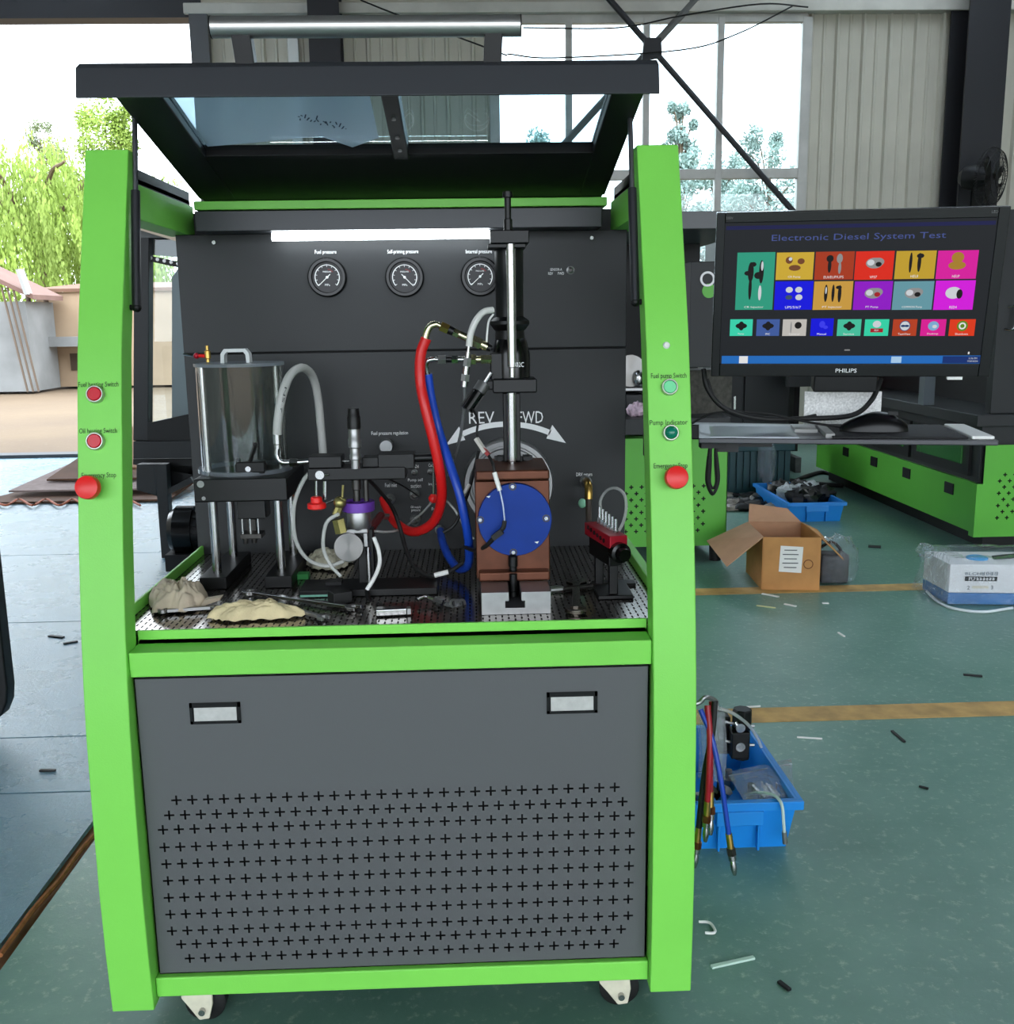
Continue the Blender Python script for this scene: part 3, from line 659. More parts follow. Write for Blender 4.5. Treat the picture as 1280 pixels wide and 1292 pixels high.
# lid
H = V((-.007, .65, 1.505)); Fp = V((-.007, .10, 1.62)); LU = (Fp-H).normalized(); LL = (Fp-H).length; LN = V((0, LU.z, -LU.y)) if -LU.y > 0 else V((0, -LU.z, LU.y))
def L_(x, u, w): return H+XD*x+LU*u+LN*w
def lbox(mb, x0, x1, u0, u1, w0, w1): return mb.obox(L_((x0+x1)/2, (u0+u1)/2, (w0+w1)/2), XD*abs(x1-x0)/2, LU*abs(u1-u0)/2, LN*abs(w1-w0)/2)
def lpx(u, v, w=-.02):
    p = onplane(u, v, H+LN*w, LN)-H; return p.x, p.dot(LU)
HWL = .446
gl, gr, guR = lpx(258, 190)[0], lpx(747, 190)[0], lpx(500, 190)[1]
d0, d1 = lpx(497, 190)[0], lpx(516, 190)[0]
oL = (lpx(152, 127)[0]+lpx(237, 225)[0])/2; oR = (lpx(814, 127)[0]+lpx(760, 235)[0])/2
lb = MB(); lbox(lb, oL+.004, oR-.004, .0, guR, -.028, -.006)
lid = lb.build('lid_rear_panel', BLKP, bench, bevel=.002)
sd = MB(); lbox(sd, oL, gl, .02, LL-.01, -.03, 0); sdo = sd.build('lid_side_member', BLKP, bench, bevel=.003)
sd = MB(); lbox(sd, gr, oR, .02, LL-.01, -.03, 0); sd.build('lid_side_member', BLKP, bench, bevel=.003)
sd = MB(); lbox(sd, d0, d1, guR-.01, LL-.02, -.034, 0); cm = sd.build('lid_centre_bar', BLKP, bench, bevel=.003)
for k in (.1, .16, .24): 
    p = L_((d0+d1)/2, guR+k-.06, -.034); MB().cyl(p, p-LN*.003, .004, n=10).build('screw', STEELD, cm)
for x0, x1 in ((gl, d0), (d1, gr)):
    g = MB(); lbox(g, x0, x1, guR-.01, LL-.02, -.016, -.011); g.build('lid_glass', LGLASS, bench)
fl2 = MB(); prof_f = [(LL-.022, 0), (LL-.004, .0), (LL+.012, -.014), (LL+.012, -.060), (LL+.008, -.060), (LL-.002, -.03), (LL-.022, -.03)]
fl2.prism([L_(-HWL, u, w+.004) for u, w in prof_f], XD*2*HWL).build('lid_front_flange', LIDG, bench, bevel=.0015)
# protective film left on the left pane, with print
fz = [(212, 128), (262, 185), (345, 178), (405, 172), (445, 186), (478, 174), (468, 128)]
mb = MB(); pts = [H+XD*x+LU*u+LN*(-.0175) for x, u in (lpx(*q, -.0175) for q in fz)]
pts[0] = L_(gl+.01, LL-.03, -.0175); pts[-1] = L_(d0-.02, LL-.03, -.0175)
mb.add(pts, [tuple(range(len(pts)))]); film = mb.build('protective_film', FILM, bench, smooth=False)
fp = MB()
for k in range(22):
    u_, v_ = 376+k*2.9, 147+k*.72+2.2*math.sin(k*2.1); x_, w_ = lpx(u_, v_, -.0185); x2, w2 = lpx(u_+2.4*math.cos(k*1.7), v_+3.6*math.sin(k*1.3+.5), -.0185)
    fp.bar(L_(x_, w_, -.0185), L_(x2+.001, w2+.004, -.0185), .0022, .0004, up=LN)
fpo = fp.build('printed_script', mat('navy_print', (40, 52, 80), .6), film); fpo['kind'] = 'stuff'
# handle tube on two arms
hp = P(267, 34, Y=.10), P(657, 33, Y=.10); hz = (hp[0].z+hp[1].z)/2
MB().cyl((hp[0].x, .10, hz), (hp[1].x, .10, hz), .0160, n=28).build('lid_handle', ALU, bench, bevel=.001)
for x in (hp[0].x-.0012, hp[1].x): MB().cyl((x, .10, hz), (x+.0012, .10, hz), .0163, n=28).build('handle_end_cap', BLKP, bench)
for u0, u1, w in ((305, 312, 24), (623, 621, 23)):
    a, b2 = P(u0, 40, Y=.105), P(u1, 82, Y=.115); MB().bar(a, b2+V((0, 0, -.008)), w*S(a), .03, up=(0, 1, 0)).build('handle_arm', BLK, bench, bevel=.002)
# gas struts
for s, (ua, va), (ub, vb) in ((-1, (170, 135), (172.5, 388)), (1, (795, 135), (802, 381))):
    a, b2 = P(ua, va, X=s*.418), P(ub, vb, X=s*.418); m_ = a.lerp(b2, .42)
    so = MB().cyl(m_, b2, .0075, n=16).build('gas_strut', mat('strut_black', (44, 44, 48), .4, .4), bench)
    MB().cyl(a, m_, .0045, n=12).build('strut_rod', mat('strut_rod_steel', (120, 120, 124), .3, .9), so)
    MB().ball(a, .008).build('strut_joint', BLKP, so); MB().ball(b2, .008).cyl(b2, b2+V((s*.012, 0, 0)), .005, n=10).build('strut_joint', BLKP, so)
p = P(863, 215, Y=.5); MB().prism([V((.505, .62, 1.42)), V((.548, .62, 1.42)), V((.552, .62, 1.52)), V((.535, .62, 1.52)), V((.505, .62, 1.50))], (0, .004, 0)).build('rear_bracket', mat('grey_green_plate', (120, 150, 130), .5), bench)

# ================================================================== ON THE WORK TRAY
# --- black platform on four steel legs, with the clear tank standing on it
PX0, PX1, PZ0, PZ1 = -.394, -.217, .893, .938
stand = thing('tank_stand', 'black platform on four bright steel legs with slab feet on the tray', 'stand', (-.305, .44, FZ))
MB().box(PX0, PX1, .35, .555, PZ0, PZ1).build('platform', BLK, stand, bevel=.003)
for x in (-.366, -.241):
    MB().box(x-.026, x+.026, .335, .56, FZ, FZ+.024).build('foot', BLK, stand, bevel=.002)
    for y in (.375, .515): MB().cyl((x, y, FZ+.024), (x, y, PZ0), .0085, n=18).build('leg', STEEL, stand)
nz = MB(); pbox(nz, 299, 630, 335, 655, .40, .05); nzo = nz.build('nozzle_block', BLK, stand, bevel=.002)
for u in (306, 316, 326):
    mb = MB(); plathe_v(mb, u, .41, [(654, 1.6), (676, 1.6)], 10); mb.build('nozzle_pin', STEEL, nzo)
mb = MB(); pbox(mb, 311, 655, 323, 674, .44, .02); pbox(mb, 303, 674, 330, 680, .405, .04); plathe_v(mb, 310, .41, [(679, 4), (686, 3.2)], 12); plathe_v(mb, 321, .41, [(679, 4), (685, 3.2)], 12); mb.build('nozzle_tip', DSTEEL, nzo, bevel=.001)
mb = MB(); pdisc(mb, 253, 611, 4.5, .3495, .004, 16); mb.build('plug_screw', STEELD, stand)
mb = MB(); pdisc(mb, 257, 629, 2.5, .3495, .004, 12); mb.build('plug_screw', STEELD, stand)
# lever valve on the platform
lv = thing('lever_valve', 'small black lever valve on the platform in front of the clear tank', 'valve', P(315, 600, Y=.385))
vb = MB(); pbox(vb, 297, 583, 334, 597, .375, .02); vbo = vb.build('valve_body', BLKP, lv, bevel=.003)
mb = MB(); mb.bar(P(315, 585, Y=.38), P(322, 561, Y=.39), .007, .005); mb.ball(P(322, 561, Y=.39), .005); mb.build('lever', BLKP, lv)
mb = MB(); pdisc(mb, 313, 592, 3.5, .372, .01, 14); mb.build('valve_nut', STEEL, lv)
mb = MB(); plathe_v(mb, 301, .385, [(578, 3), (585, 3.5), (586, 5), (597, 5)], 12); plathe_v(mb, 330, .385, [(582, 4), (597, 4)], 12); mb.build('banjo_bolt', BLK, lv)
# tank
TX, TY, TR, TZ0, TZ1 = -.318, .462, .084, PZ1, 1.152
tank = thing('clear_tank', 'tall clear acrylic tank with a flat lid and looped handle', 'tank', (TX, TY, TZ0))
MB().ring((TX, TY, TZ0), ZU, TR, TR-.004, TZ1-TZ0-.006, 48).build('tank_wall', ACRY, tank)
MB().ring((TX, TY, TZ0), ZU, TR+.008, TR-.004, .008, 48).build('base_ring', ACRYE, tank)
tl = MB().cyl((TX, TY, TZ1-.006), (TX, TY, TZ1), TR+.003, n=48).build('tank_lid', ACRYE, tank)
MB().cyl((TX-.06, TY-.055, TZ0), (TX-.06, TY-.055, TZ1-.006), .0065, n=16).cyl((TX+.06, TY+.055, TZ0), (TX+.06, TY+.055, TZ1-.006), .0065, n=16).build('tie_rod', STEEL, tank)
hz0 = TZ1; hx0, hx1 = P(280, 455, Y=TY).x, P(317, 455, Y=TY).x
MB().prism([V((hx0, TY-.012, hz0)), V((hx0+.001, TY-.012, hz0+.018)), V((hx0+.008, TY-.012, hz0+.027)), V((hx1-.008, TY-.012, hz0+.027)), V((hx1-.001, TY-.012, hz0+.018)), V((hx1, TY-.012, hz0)), V((hx1-.007, TY-.012, hz0)), V((hx1-.008, TY-.012, hz0+.015)), V((hx1-.012, TY-.012, hz0+.0205)), V((hx0+.012, TY-.012, hz0+.0205)), V((hx0+.008, TY-.012, hz0+.015)), V((hx0+.007, TY-.012, hz0))], (0, .024, 0)).build('lid_handle', mat('milky_acrylic', (205, 208, 208), .3), tl)
bv = thing('brass_valve', 'little brass valve with a red tap beside the clear tank lid', 'valve', P(262, 452, Y=.46))
mb = MB(); plathe_v(mb, 262, .46, [(436, 2.2), (442, 2.2), (443, 4), (452, 4), (453, 2.5), (457, 2.5)], 12); mb.build('valve_body', BRASS, bv)
mb = MB(); mb.cyl(P(248, 449, Y=.46), P(262, 449, Y=.46), .0035, n=10); mb.build('tap_lever', RED, bv); mb = MB(); mb.ball(P(248, 449, Y=.46), .006, 10, 8); mb.build('tap_knob', REDM, bv)
mb = MB(); mb.cyl(P(232, 447, Y=.47), P(244, 449, Y=.465), .0022, n=8); mb.build('pipe_stub', STEEL, bv)
# grey braided hose arching from the platform elbow
gh = thing('grey_hose', 'pale grey rubber hose arching between the black platform and the fixture', 'hose', P(350, 560, Y=.36))
mb = MB(); ptube(mb, [(350, 548, .355), (351, 530, .355), (356, 500, .36), (366, 474, .39), (381, 464, .44), (394, 474, .5), (401, 500, .53), (405, 540, .54), (408, 574, .54)], 5.4, 14); mb.build('hose', GREYH, gh)
mb = MB(); plathe_v(mb, 350, .355, [(548, 5.6), (560, 5.6), (561, 4.5), (566, 4.5)], 14); mb.build('ferrule', STEEL, gh)
mb = MB(); ptube(mb, [(350, 564, .355), (350, 576, .355), (356, 583, .355), (368, 583, .36)], 3.6, 12); mb.build('elbow', STEEL, gh)
mb = MB(); mb.hexa(P(366, 583, Y=.36), P(376, 583, Y=.36), 6*S(P(370, 583, Y=.36))); mb.cyl(P(376, 583, Y=.36), P(390, 582, Y=.36), 4*S(P(370, 583, Y=.36)), n=12); mb.build('hose_nut', STEEL, gh)
c0 = P(364, 500, Y=.36); text('lettering', '2 SN', mat('black_print', (20, 20, 20), .6), gh, P(357.5, 505, Y=.348), V((.25, 0, 1)), V((-1, 0, .25)), width=.05, height=.004)

# --- pump test fixture with the clamp bar, injector and purple ring
FY = .315
fx_ = thing('injector_fixture', 'black clamp fixture holding a steel injector above a purple ring', 'fixture', (-.06, .31, FZ))
MB().box(-.19, .067, .26, .345, FZ, FZ+.014).build('base_plate', BLK, fx_, bevel=.002)
mb = MB(); pbox(mb, 388, 590, 512, 606, .29, .06); mb.build('clamp_bar', BLK, fx_, bevel=.0025)
mb = MB(); pbox(mb, 389, 576, 431, 591, .292, .05); mb.build('clamp_jaw', BLK, fx_, bevel=.002)
mb = MB(); pbox(mb, 477, 573, 523, 592, .292, .05); mb.build('clamp_jaw', BLK, fx_, bevel=.002); mb = MB(); pbox(mb, 457, 577, 478, 591, .30, .04); mb.build('clamp_jaw', BLK, fx_, bevel=.002)
mb = MB(); mb.cyl(P(520, 578, Y=.31), P(550, 577, Y=.31), .008, n=14); mb.build('clamp_screw', BLK, fx_)
mb = MB(); mb.cyl(P(428, 582, Y=.305), P(441, 582, Y=.305), .0025, n=10); mb.build('inlet_pipe', STEEL, fx_)
mb = MB(); plathe_v(mb, 446.5, FY-.04, [(514, 3), (515, 7), (524, 7.5), (526, 8.5), (541, 8.5)], 20); mb.build('injector_cap', BLK, fx_, bevel=.001)
mb = MB(); plathe_v(mb, 448, FY-.04, [(541, 7.5), (553, 7.5), (554, 8.2), (564, 8.2), (565, 6.5), (573, 6.5), (574, 7.2), (579, 7.2), (580, 6), (591, 6)], 20); mb.build('injector_body', STEELD, fx_)
mb = MB(); plathe_v(mb, 450, FY-.005, [(605, 6), (617, 6), (618, 4.5), (632, 4.5)], 16); plathe_v(mb, 462, FY, [(604, 3.4), (632, 3.4)], 12); mb.build('injector_nozzle', DSTEEL, fx_)
pc = P(452.5, 638, Y=FY); s_ = S(pc)
MB().ring((pc.x, FY, pc.z-6.3*s_), ZU, 20.5*s_, 15*s_, 12.5*s_, 40).build('purple_collar', PURP, fx_, bevel=.0015)
mb = MB(); plathe_v(mb, 453, FY, [(644, 15), (645, 15.5), (663, 15.5), (668, 13)], 32); mb.build('spray_cup', STEELD, fx_)
mb = MB(); pbox(mb, 452, 668, 472, 741, .312, .03); mb.build('column', BLK, fx_, bevel=.002)
br_ = MB(); pbox(br_, 424, 668, 464, 673, .295, .03); pbox(br_, 459, 673, 464, 690, .295, .01); br_.build('angle_bracket', STEELD, fx_, bevel=.001)
dc = P(440, 691, Y=.285); dk_ = MB().cyl(dc+V((0, .03, 0)), dc, 18.6*S(dc), n=44).build('steel_disc', TURN, fx_, bevel=.0012)
_off = dc-fx_.location
for v_ in dk_.data.vertices: v_.co -= _off
dk_.location = _off
mb = MB(); zz = P(466.5, 738, Y=.305); zt2 = P(464.5, 690, Y=.305)
for i in range(22): 
    q = zz.lerp(zt2, i/22); mb.ring(q, ZU, .0052, .002, .0016, 14)
mb.cyl(zz, zt2, .0038, n=12); mb.build('spring', STEEL, fx_)
bf = MB(); bf.ball(P(429, 634, Y=.29), .012, 12, 8, (1, 1, 1)); bf.cyl(P(424, 650, Y=.29), P(433, 628, Y=.29), .008, n=8); bf.hexa(P(427, 655, Y=.285), P(431, 672, Y=.285), .012); bf.cyl(P(433, 612, Y=.29), P(432, 628, Y=.29), .0022, n=8); bf.build('brass_fitting', mat('dull_brass', (160, 150, 96), .4, .9, var=.2, vscale=60), fx_)
mb = MB(); mb.cyl(P(399, 603, Y=.3), P(399, 626, Y=.3), .0022, n=8); mb.cyl(P(410, 607, Y=.31), P(410, 630, Y=.31), .004, n=8); mb.cyl(P(412, 635, Y=.29), P(428, 628, Y=.29), .002, n=8); mb.build('stem', STEEL, fx_)
mb = MB(); kc = P(400, 641, Y=.295); mb.lathe(kc, ZU, [(.010, -.003), (.0175, 0), (.0175, .009), (.011, .011), (.0105, .02), (.008, .022)], 18); mb.build('red_knob', RED, fx_, bevel=.001)
mb = MB(); pdisc(mb, 403.5, 599.5, 5.6, .284, .008, 18); mb.build('clamp_bolt', STEEL, fx_); mb = MB(); mb.cyl(P(410, 599, Y=.286), P(415, 599, Y=.286), .0025, n=8); mb.build('clamp_pin', STEEL, fx_)
MB().bar((-.13, .31, FZ+.014), (-.13, .31, FZ+.02), .03, .03).build('foot_block', BLK, fx_)

# --- cam box with the blue disc on its slotted base, and the clamp tower above it
cb = thing('cam_box', 'brown steel cam box with a round blue cover on a slotted steel base', 'cam box', (.21, .28, FZ))
x0, x1 = .148, .2685; zt_ = FZ+.04; n0, n1 = P(642.5, 750, Y=.12).x, P(658, 750, Y=.12).x; w0, w1 = P(638, 760, Y=.12).x, P(662.5, 760, Y=.12).x
zs0, zs1 = FZ+.012, FZ+.024
MB().prism([V(p) for p in ((x0, .12, FZ), (x1, .12, FZ), (x1, .12, zt_), (n1, .12, zt_), (n1, .12, zs1), (w1, .12, zs1), (w1, .12, zs0), (w0, .12, zs0), (w0, .12, zs1), (n0, .12, zs1), (n0, .12, zt_), (x0, .12, zt_))], (0, .34, 0)).build('slotted_base', STEELD, cb, bevel=.0008)
MB().box(x0+.002, x1-.002, .30, .46, FZ+.001, zt_-.001).build('base_core', BLK, cb)
by = .215
bx0, bx1 = P(600, 650, Y=by).x, P(694, 650, Y=by).x
MB().box(bx0, bx1, by, .42, zt_, .945).build('box_body', RUST, cb, bevel=.003)
MB().box(bx0+.002, bx1-.001, by-.018, .36, .948, .966).build('top_plate', RUST, cb, bevel=.004, seg=3)
MB().box(bx0+.004, bx1-.002, by-.022, .30, zt_, zt_+.018).build('foot_plate', RUST, cb, bevel=.004, seg=3)
c = P(650, 656, Y=by-.012); r = 46.8*S(c); disc = MB().lathe(c+V((0, .012, 0)), YF, [(r, 0), (r, .010), (r*.985, .012)], 64).build('blue_cover', BLUE, cb)
for u, v in ((647, 614), (606, 656), (689.5, 654), (648, 697)):
    p = P(u, v, Y=by-.0125); q = MB().ring(p+V((0, .001, 0)), YF, .0068, .0048, .002, 20).build('screw_recess', DSTEEL, disc); MB().hexa(p+V((0, .001, 0)), p+V((0, -.0015, 0)), .0036).build('socket_screw', STEEL, cb)
for u, v in ((616.5, 627), (677.5, 684.5)):
    p = P(u, v, Y=by-.0127); MB().prism([p+V((-.004, 0, .001)), p+V((.004, 0, .002)), p+V((.001, 0, -.002))], (0, .0006, 0)).build('paint_chip', PAPER, cb)
mb = MB(); plathe_v(mb, 647.5, by-.012, [(699, 3), (702, 6), (714, 6), (715, 5), (719, 5), (720, 6.5), (724, 6.5)], 14); mb.build('clamp_bolt', BLK, cb)
mb = MB(); plathe_v(mb, 648, by-.026, [(724, 5), (745, 5), (746, 6), (752, 6)], 14); mb.build('tee_bolt', BLK, cb)
mb = MB(); pbox(mb, 636, 706, 660, 716, .3, .02)
# tower
TWY = .285
tw = thing('clamp_tower', 'tall black clamp tower with a bright steel rod above the cam box', 'clamp', P(645, 592, Y=TWY))
mb = MB(); pbox(mb, 635.5, 496, 657, 582, TWY+.012, .022); mb.build('pillar', BLK, tw, bevel=.002)
mb = MB(); plathe_v(mb, 646, TWY, [(494, 6.2), (581, 6.2), (582, 4.5), (592, 4.5)], 20); mb.build('lower_rod', STEEL, tw)
mb = MB(); plathe_v(mb, 645.5, TWY, [(308, 6.4), (463, 6.0), (464, 4), (476, 4)], 20); mb.build('upper_rod', STEEL, tw)
mb = MB(); plathe_v(mb, 638, TWY+.045, [(306, 3.5), (480, 3.5)], 14); plathe_v(mb, 656, TWY+.03, [(306, 2.6), (480, 2.6)], 12); mb.build('rear_rod', BLK, tw)
mb = MB(); pbox(mb, 619, 290, 668, 307, TWY-.012, .075); pbox(mb, 616, 307, 664, 313, TWY-.005, .06); mb.build('top_plate', BLK, tw, bevel=.002)
mb = MB(); pbox(mb, 622, 478, 678, 496, TWY-.012, .075); pbox(mb, 612, 480, 626, 492, TWY+.0, .05); mb.build('lower_plate', BLK, tw, bevel=.003)
mb = MB(); plathe_v(mb, 641, TWY+.02, [(241, 4), (242, 6.5), (249, 6.5), (250, 4.2), (276, 4.2), (277, 5.6), (291, 5.6)], 16); mb.build('clamp_spindle', BLK, tw)
mb = MB()
for i in range(10): 
    t = i*.628; c_ = P(648, 583, Y=TWY+.05); mb.obox(c_+V((math.cos(t)*.03, math.sin(t)*.02, 0)), V((.006, 0, 0)), V((0, .006, 0)), V((0, 0, .012)))
mb.lathe(P(648, 592, Y=TWY+.05), ZU, [(.03, 0), (.03, .018), (.02, .024)], 20); mb.build('toothed_coupling', BLK, tw)
# pump standing in the tower
pp = thing('unit_pump', 'tall black cylindrical fuel pump clamped between the tower plates', 'pump', P(645, 478, Y=TWY+.075))
PYY = TWY+.04
mb = MB(); plathe_v(mb, 643, PYY, [(314, 17.5), (316, 18), (356, 18), (357, 17.5), (400, 17.5), (401, 20), (405, 25), (409, 25), (416, 20), (417, 18), (428, 19)], 32); mb.build('pump_barrel', BLK, pp)
mb = MB(); plathe_v(mb, 645, PYY, [(427, 18), (430, 20), (446, 24), (478, 24)], 32); mb.build('pump_base', BLKG, pp)
mb = MB(); pbox(mb, 619, 445, 650, 480, PYY-.03, .03); mb.build('pump_port_block', BLK, pp, bevel=.003)
text('lettering', '302C', PRINT, pp, P(655, 460, Y=PYY-.047), XD, ZU, width=.018, height=.0085)
sv = thing('solenoid', 'black ribbed solenoid tilted off the side of the lower tower plate', 'solenoid', P(600, 500, Y=TWY))
a, b2 = P(611, 484, Y=TWY), P(604, 495, Y=TWY-.005); e2 = P(589, 517, Y=TWY-.012)
MB().cyl(a, b2, .0125, n=20).build('solenoid_neck', mat('grey_cap', (92, 92, 92), .4, .5), sv); q = MB(); q.cyl(b2, e2, .0105, n=12); 
for k in range(4): 
    f_ = frame(e2-b2); t = k*1.57+.3; d = f_[0]*math.cos(t)+f_[1]*math.sin(t); q.bar(b2+d*.011, e2+d*.011, .003, .003)
q.build('solenoid_body', BLKG, sv); MB().cyl(a, P(620, 470, Y=TWY), .004, n=10).build('solenoid_stud', STEEL, sv)

# --- fittings and hoses off the pump
def fitting_chain(name, label, pts, segs, group=None):
    a, b2 = V(pts[0]), V(pts[1]); t = thing(name, label, 'fitting', a, group)
    for i, (f0, f1, r, kind, m) in enumerate(segs):
        p, q = a.lerp(b2, f0), a.lerp(b2, f1); mb = MB()
        (mb.hexa if kind == 'h' else mb.cyl)(p, q, r); mb.build('hex_nut' if kind == 'h' else 'sleeve', m, t)
    return t
HY = .30
NICK = mat('yellowed_nickel', (205, 196, 160), .25, 1, var=.1, vscale=50)
fitting_chain('pipe_fitting', 'slanting nickel coupling chain between the red hose and the pump', (P(549, 408, Y=HY), P(620, 440, Y=HY)), [(0, .1, .005, 'c', NICK), (.10, .24, .0095, 'h', BRASS), (.24, .33, .008, 'c', BLK), (.33, .42, .008, 'h', NICK), (.42, .62, .007, 'c', NICK), (.6, .82, .011, 'h', NICK), (.82, .93, .008, 'c', NICK), (.9, 1.0, .0065, 'c', BLK)])
fitting_chain('pipe_fitting', 'level steel coupling chain between the blue hose and the pump', (P(546, 453.5, Y=HY), P(622, 453.5, Y=HY)), [(0, .14, .004, 'c', STEEL), (.09, .22, .0085, 'h', STEELD), (.22, .32, .0055, 'c', BLK), (.32, .42, .008, 'h', STEEL), (.42, .62, .0055, 'c', STEEL), (.64, .72, .0105, 'h', NICK), (.72, .80, .006, 'c', NICK), (.80, .98, .009, 'h', NICK)])
fitting_chain('pipe_fitting', 'upright chrome quick coupling hanging between the two pump couplings', (P(592, 436, Y=HY-.02), P(586, 488, Y=HY-.02)), [(0, .2, .003, 'c', STEEL), (.15, .30, .0045, 'c', STEEL), (.3, .5, .0075, 'h', STEELD), (.5, .7, .006, 'c', STEEL), (.7, .86, .0085, 'h', STEELD), (.86, 1.0, .006, 'c', STEEL)])
def hose(name, label, pts, rpx, m, cat='hose', group=None, n=12):
    mb = MB(); ptube(mb, pts, rpx, n); return tag(mb.build(name, m), label, cat, group)
rh = thing('red_hose', 'thick red rubber hose looping from the pump down to the panel inlet', 'hose', P(538, 427, Y=HY))
mb = MB(); ptube(mb, [(538, 427, HY), (531, 448, HY), (530.5, 480, HY), (537, 515, HY-.01), (548, 560, HY-.01), (556, 600, HY), (557, 632, HY+.03), (546, 660, HY+.08), (522, 671, HY+.14), (500, 660, HY+.2), (488, 640, HY+.26), (484, 630, HY+.29)], 6.4, 16); mb.build('hose', REDH, rh)
mb = MB(); ptube(mb, [(536, 433, HY), (538, 422, HY), (543, 412, HY), (551, 409, HY)], 4.6, 12); mb.build('elbow', NICK, rh)
bh = thing('blue_hose', 'blue rubber hose hanging in a loop beside the red hose', 'hose', P(541, 472, Y=HY+.02))
mb = MB(); ptube(mb, [(540, 472, HY+.01), (544, 500, HY+.015), (553, 540, HY+.02), (566, 580, HY+.0), (579, 620, HY-.02), (588, 660, HY-.02), (592, 690, HY), (591, 712, HY+.04), (580, 718, HY+.08), (568, 705, HY+.14), (559, 685, HY+.22), (556, 670, HY+.30)], 5.6, 16); mb.build('hose', BLUH, bh)
mb = MB(); ptube(mb, [(540, 475, HY+.01), (538, 462, HY+.005), (541, 455, HY), (549, 453, HY)], 3.6, 12); mb.build('elbow', STEEL, bh)
hose('return_tube', 'short frosted tube curving from the pump barrel to the upright coupling', [(622, 391, HY), (610, 394, HY-.01), (600, 406, HY-.02), (594, 422, HY-.02), (592, 437, HY-.02)], 4.2, mat('frosted_tube', (222, 222, 216), .3, alpha=.85), 'tube')
hose('thin_wire', 'thin pale wire hanging beside the pump barrel', [(623, 396, HY), (617, 405, HY), (615, 420, HY), (614, 436, HY)], 1.3, WHT, 'wire')
hose('leak_tube', 'dark thin tube dropping from the upright coupling past the arrow', [(586, 487, HY-.02), (586, 510, HY-.01), (582, 545, HY+.02), (573, 580, HY+.08), (566, 600, HY+.12)], 2.0, mat('smoky_tube', (96, 98, 98), .3), 'tube')
sc = thing('sensor_cable', 'black sensor cable with a pale connector crossing the blue cover', 'cable', P(610, 570, Y=.2))
mb = MB(); ptube(mb, [(596, 515, .27), (603, 530, .25), (602, 548, .24), (607, 560, .23)], 1.6, 8); ptube(mb, [(615, 572, .22), (622, 585, .2), (625, 600, .195)], 2.0, 8); mb.build('cable', RUB, sc)
mb = MB(); mb.bar(P(601, 553, Y=.225), P(613, 571, Y=.215), .009, .007); mb.build('plug', mat('pale_plug', (196, 190, 182), .5), sc, bevel=.001)
mb = MB(); mb.bar(P(609, 565, Y=.218), P(617, 574, Y=.213), .007, .006); mb.build('plug_tip', mat('plug_red', (150, 50, 50), .5), sc)
mb = MB(); mb.cyl(P(624, 596, Y=.194), P(631, 619, Y=.188), .0042, n=12); mb.build('white_sleeve', WHT, sc)
mb = MB(); ptube(mb, [(631, 619, .188), (635, 638, .186), (637, 657, .186)], 1.1, 8); mb.build('bare_wire', mat('silver_wire', (180, 190, 210), .4, .5), sc)
mb = MB(); ptube(mb, [(637, 657, .186), (635, 666, .185), (626, 676, .19), (612, 690, .21), (598, 694, .25), (586, 690, .3)], 2.8, 8); mb.bar(P(634, 670, Y=.185), P(622, 679, Y=.187), .012, .01); mb.build('black_lead', RUB, sc)
hose('power_lead', 'black lead with a white sleeve running behind the blue hose', [(604, 570, .40), (597, 600, .36), (588, 630, .32), (575, 660, .3), (560, 672, .3)], 2.2, RUB, 'cable')
mb = MB(); mb.cyl(P(592, 612, Y=.33), P(585, 625, Y=.31), .004, n=10); tag(mb.build('cable_sleeve', WHT), 'white sleeve on the lead behind the blue hose', 'sleeve', 'white cable sleeves')
for pts in ([(562, 630, .36), (575, 645, .34), (590, 672, .34), (598, 680, .34)],):
    hose('clear_tube', 'pale clear tube crossing behind the blue hose', pts, 1.5, CLRH, 'tube')
hose('clear_tube', 'long clear tube hanging between the fixture and the tray rag', [(397, 591, .31), (382, 608, .32), (371, 640, .33), (373, 680, .34), (388, 705, .35), (412, 714, .36), (434, 708, .36)], 2.6, CLRH, 'tube')
hose('clear_tube', 'clear tube curling from the brass fitting down to the tray', [(428, 648, .28), (412, 660, .28), (408, 690, .28), (417, 712, .28), (430, 727, .28)], 2.4, CLRH, 'tube')
hose('clear_tube', 'thin clear tube running from the steel cup to the lower panel port', [(468, 670, .33), (490, 671, .4), (508, 667, .5), (522, 656, .6), (535, 645, .58), (546, 632, .55)], 1.5, CLRH, 'tube')
hose('black_cable', 'black cable drooping from the clamp bar to the tray beside the blue hose', [(462, 602, .34), (478, 618, .40), (496, 642, .45), (506, 670, .45), (513, 695, .42), (524, 716, .36), (540, 726, .33), (549, 726, .32), (566, 722, .32), (584, 710, .33)], 2.6, RUB, 'cable')
mb = MB(); mb.cyl(P(548.5, 726, Y=.317), P(566, 721.5, Y=.317), .005, n=12); tag(mb.build('cable_sleeve', WHT), 'white sleeve on the black cable lying by the blue hose loop', 'sleeve', 'white cable sleeves')
hose('black_cable', 'thin black wire from the clamp bar to the self suction port', [(490, 604, .34), (510, 614, .5), (528, 626, .63)], 1.0, RUB, 'cable')
hose('white_cable', 'white cable curving from the fixture down to the tray', [(472, 678, .29), (478, 695, .28), (479, 712, .27), (472, 730, .255), (463, 744, .25)], 2.6, WHT, 'cable')
rk = thing('red_stop_cock', 'red ball tap hanging on a steel rod over the panel ports', 'tap', P(547, 630, Y=.5))
mb = MB(); mb.ball(P(547, 629, Y=.5), 6.2*S(P(547, 629, Y=.5)), 16, 10); mb.build('knob', RED, rk); mb = MB(); mb.cyl(P(548, 576, Y=.5), P(547.5, 624, Y=.5), .003, n=8); mb.build('rod', STEEL, rk)
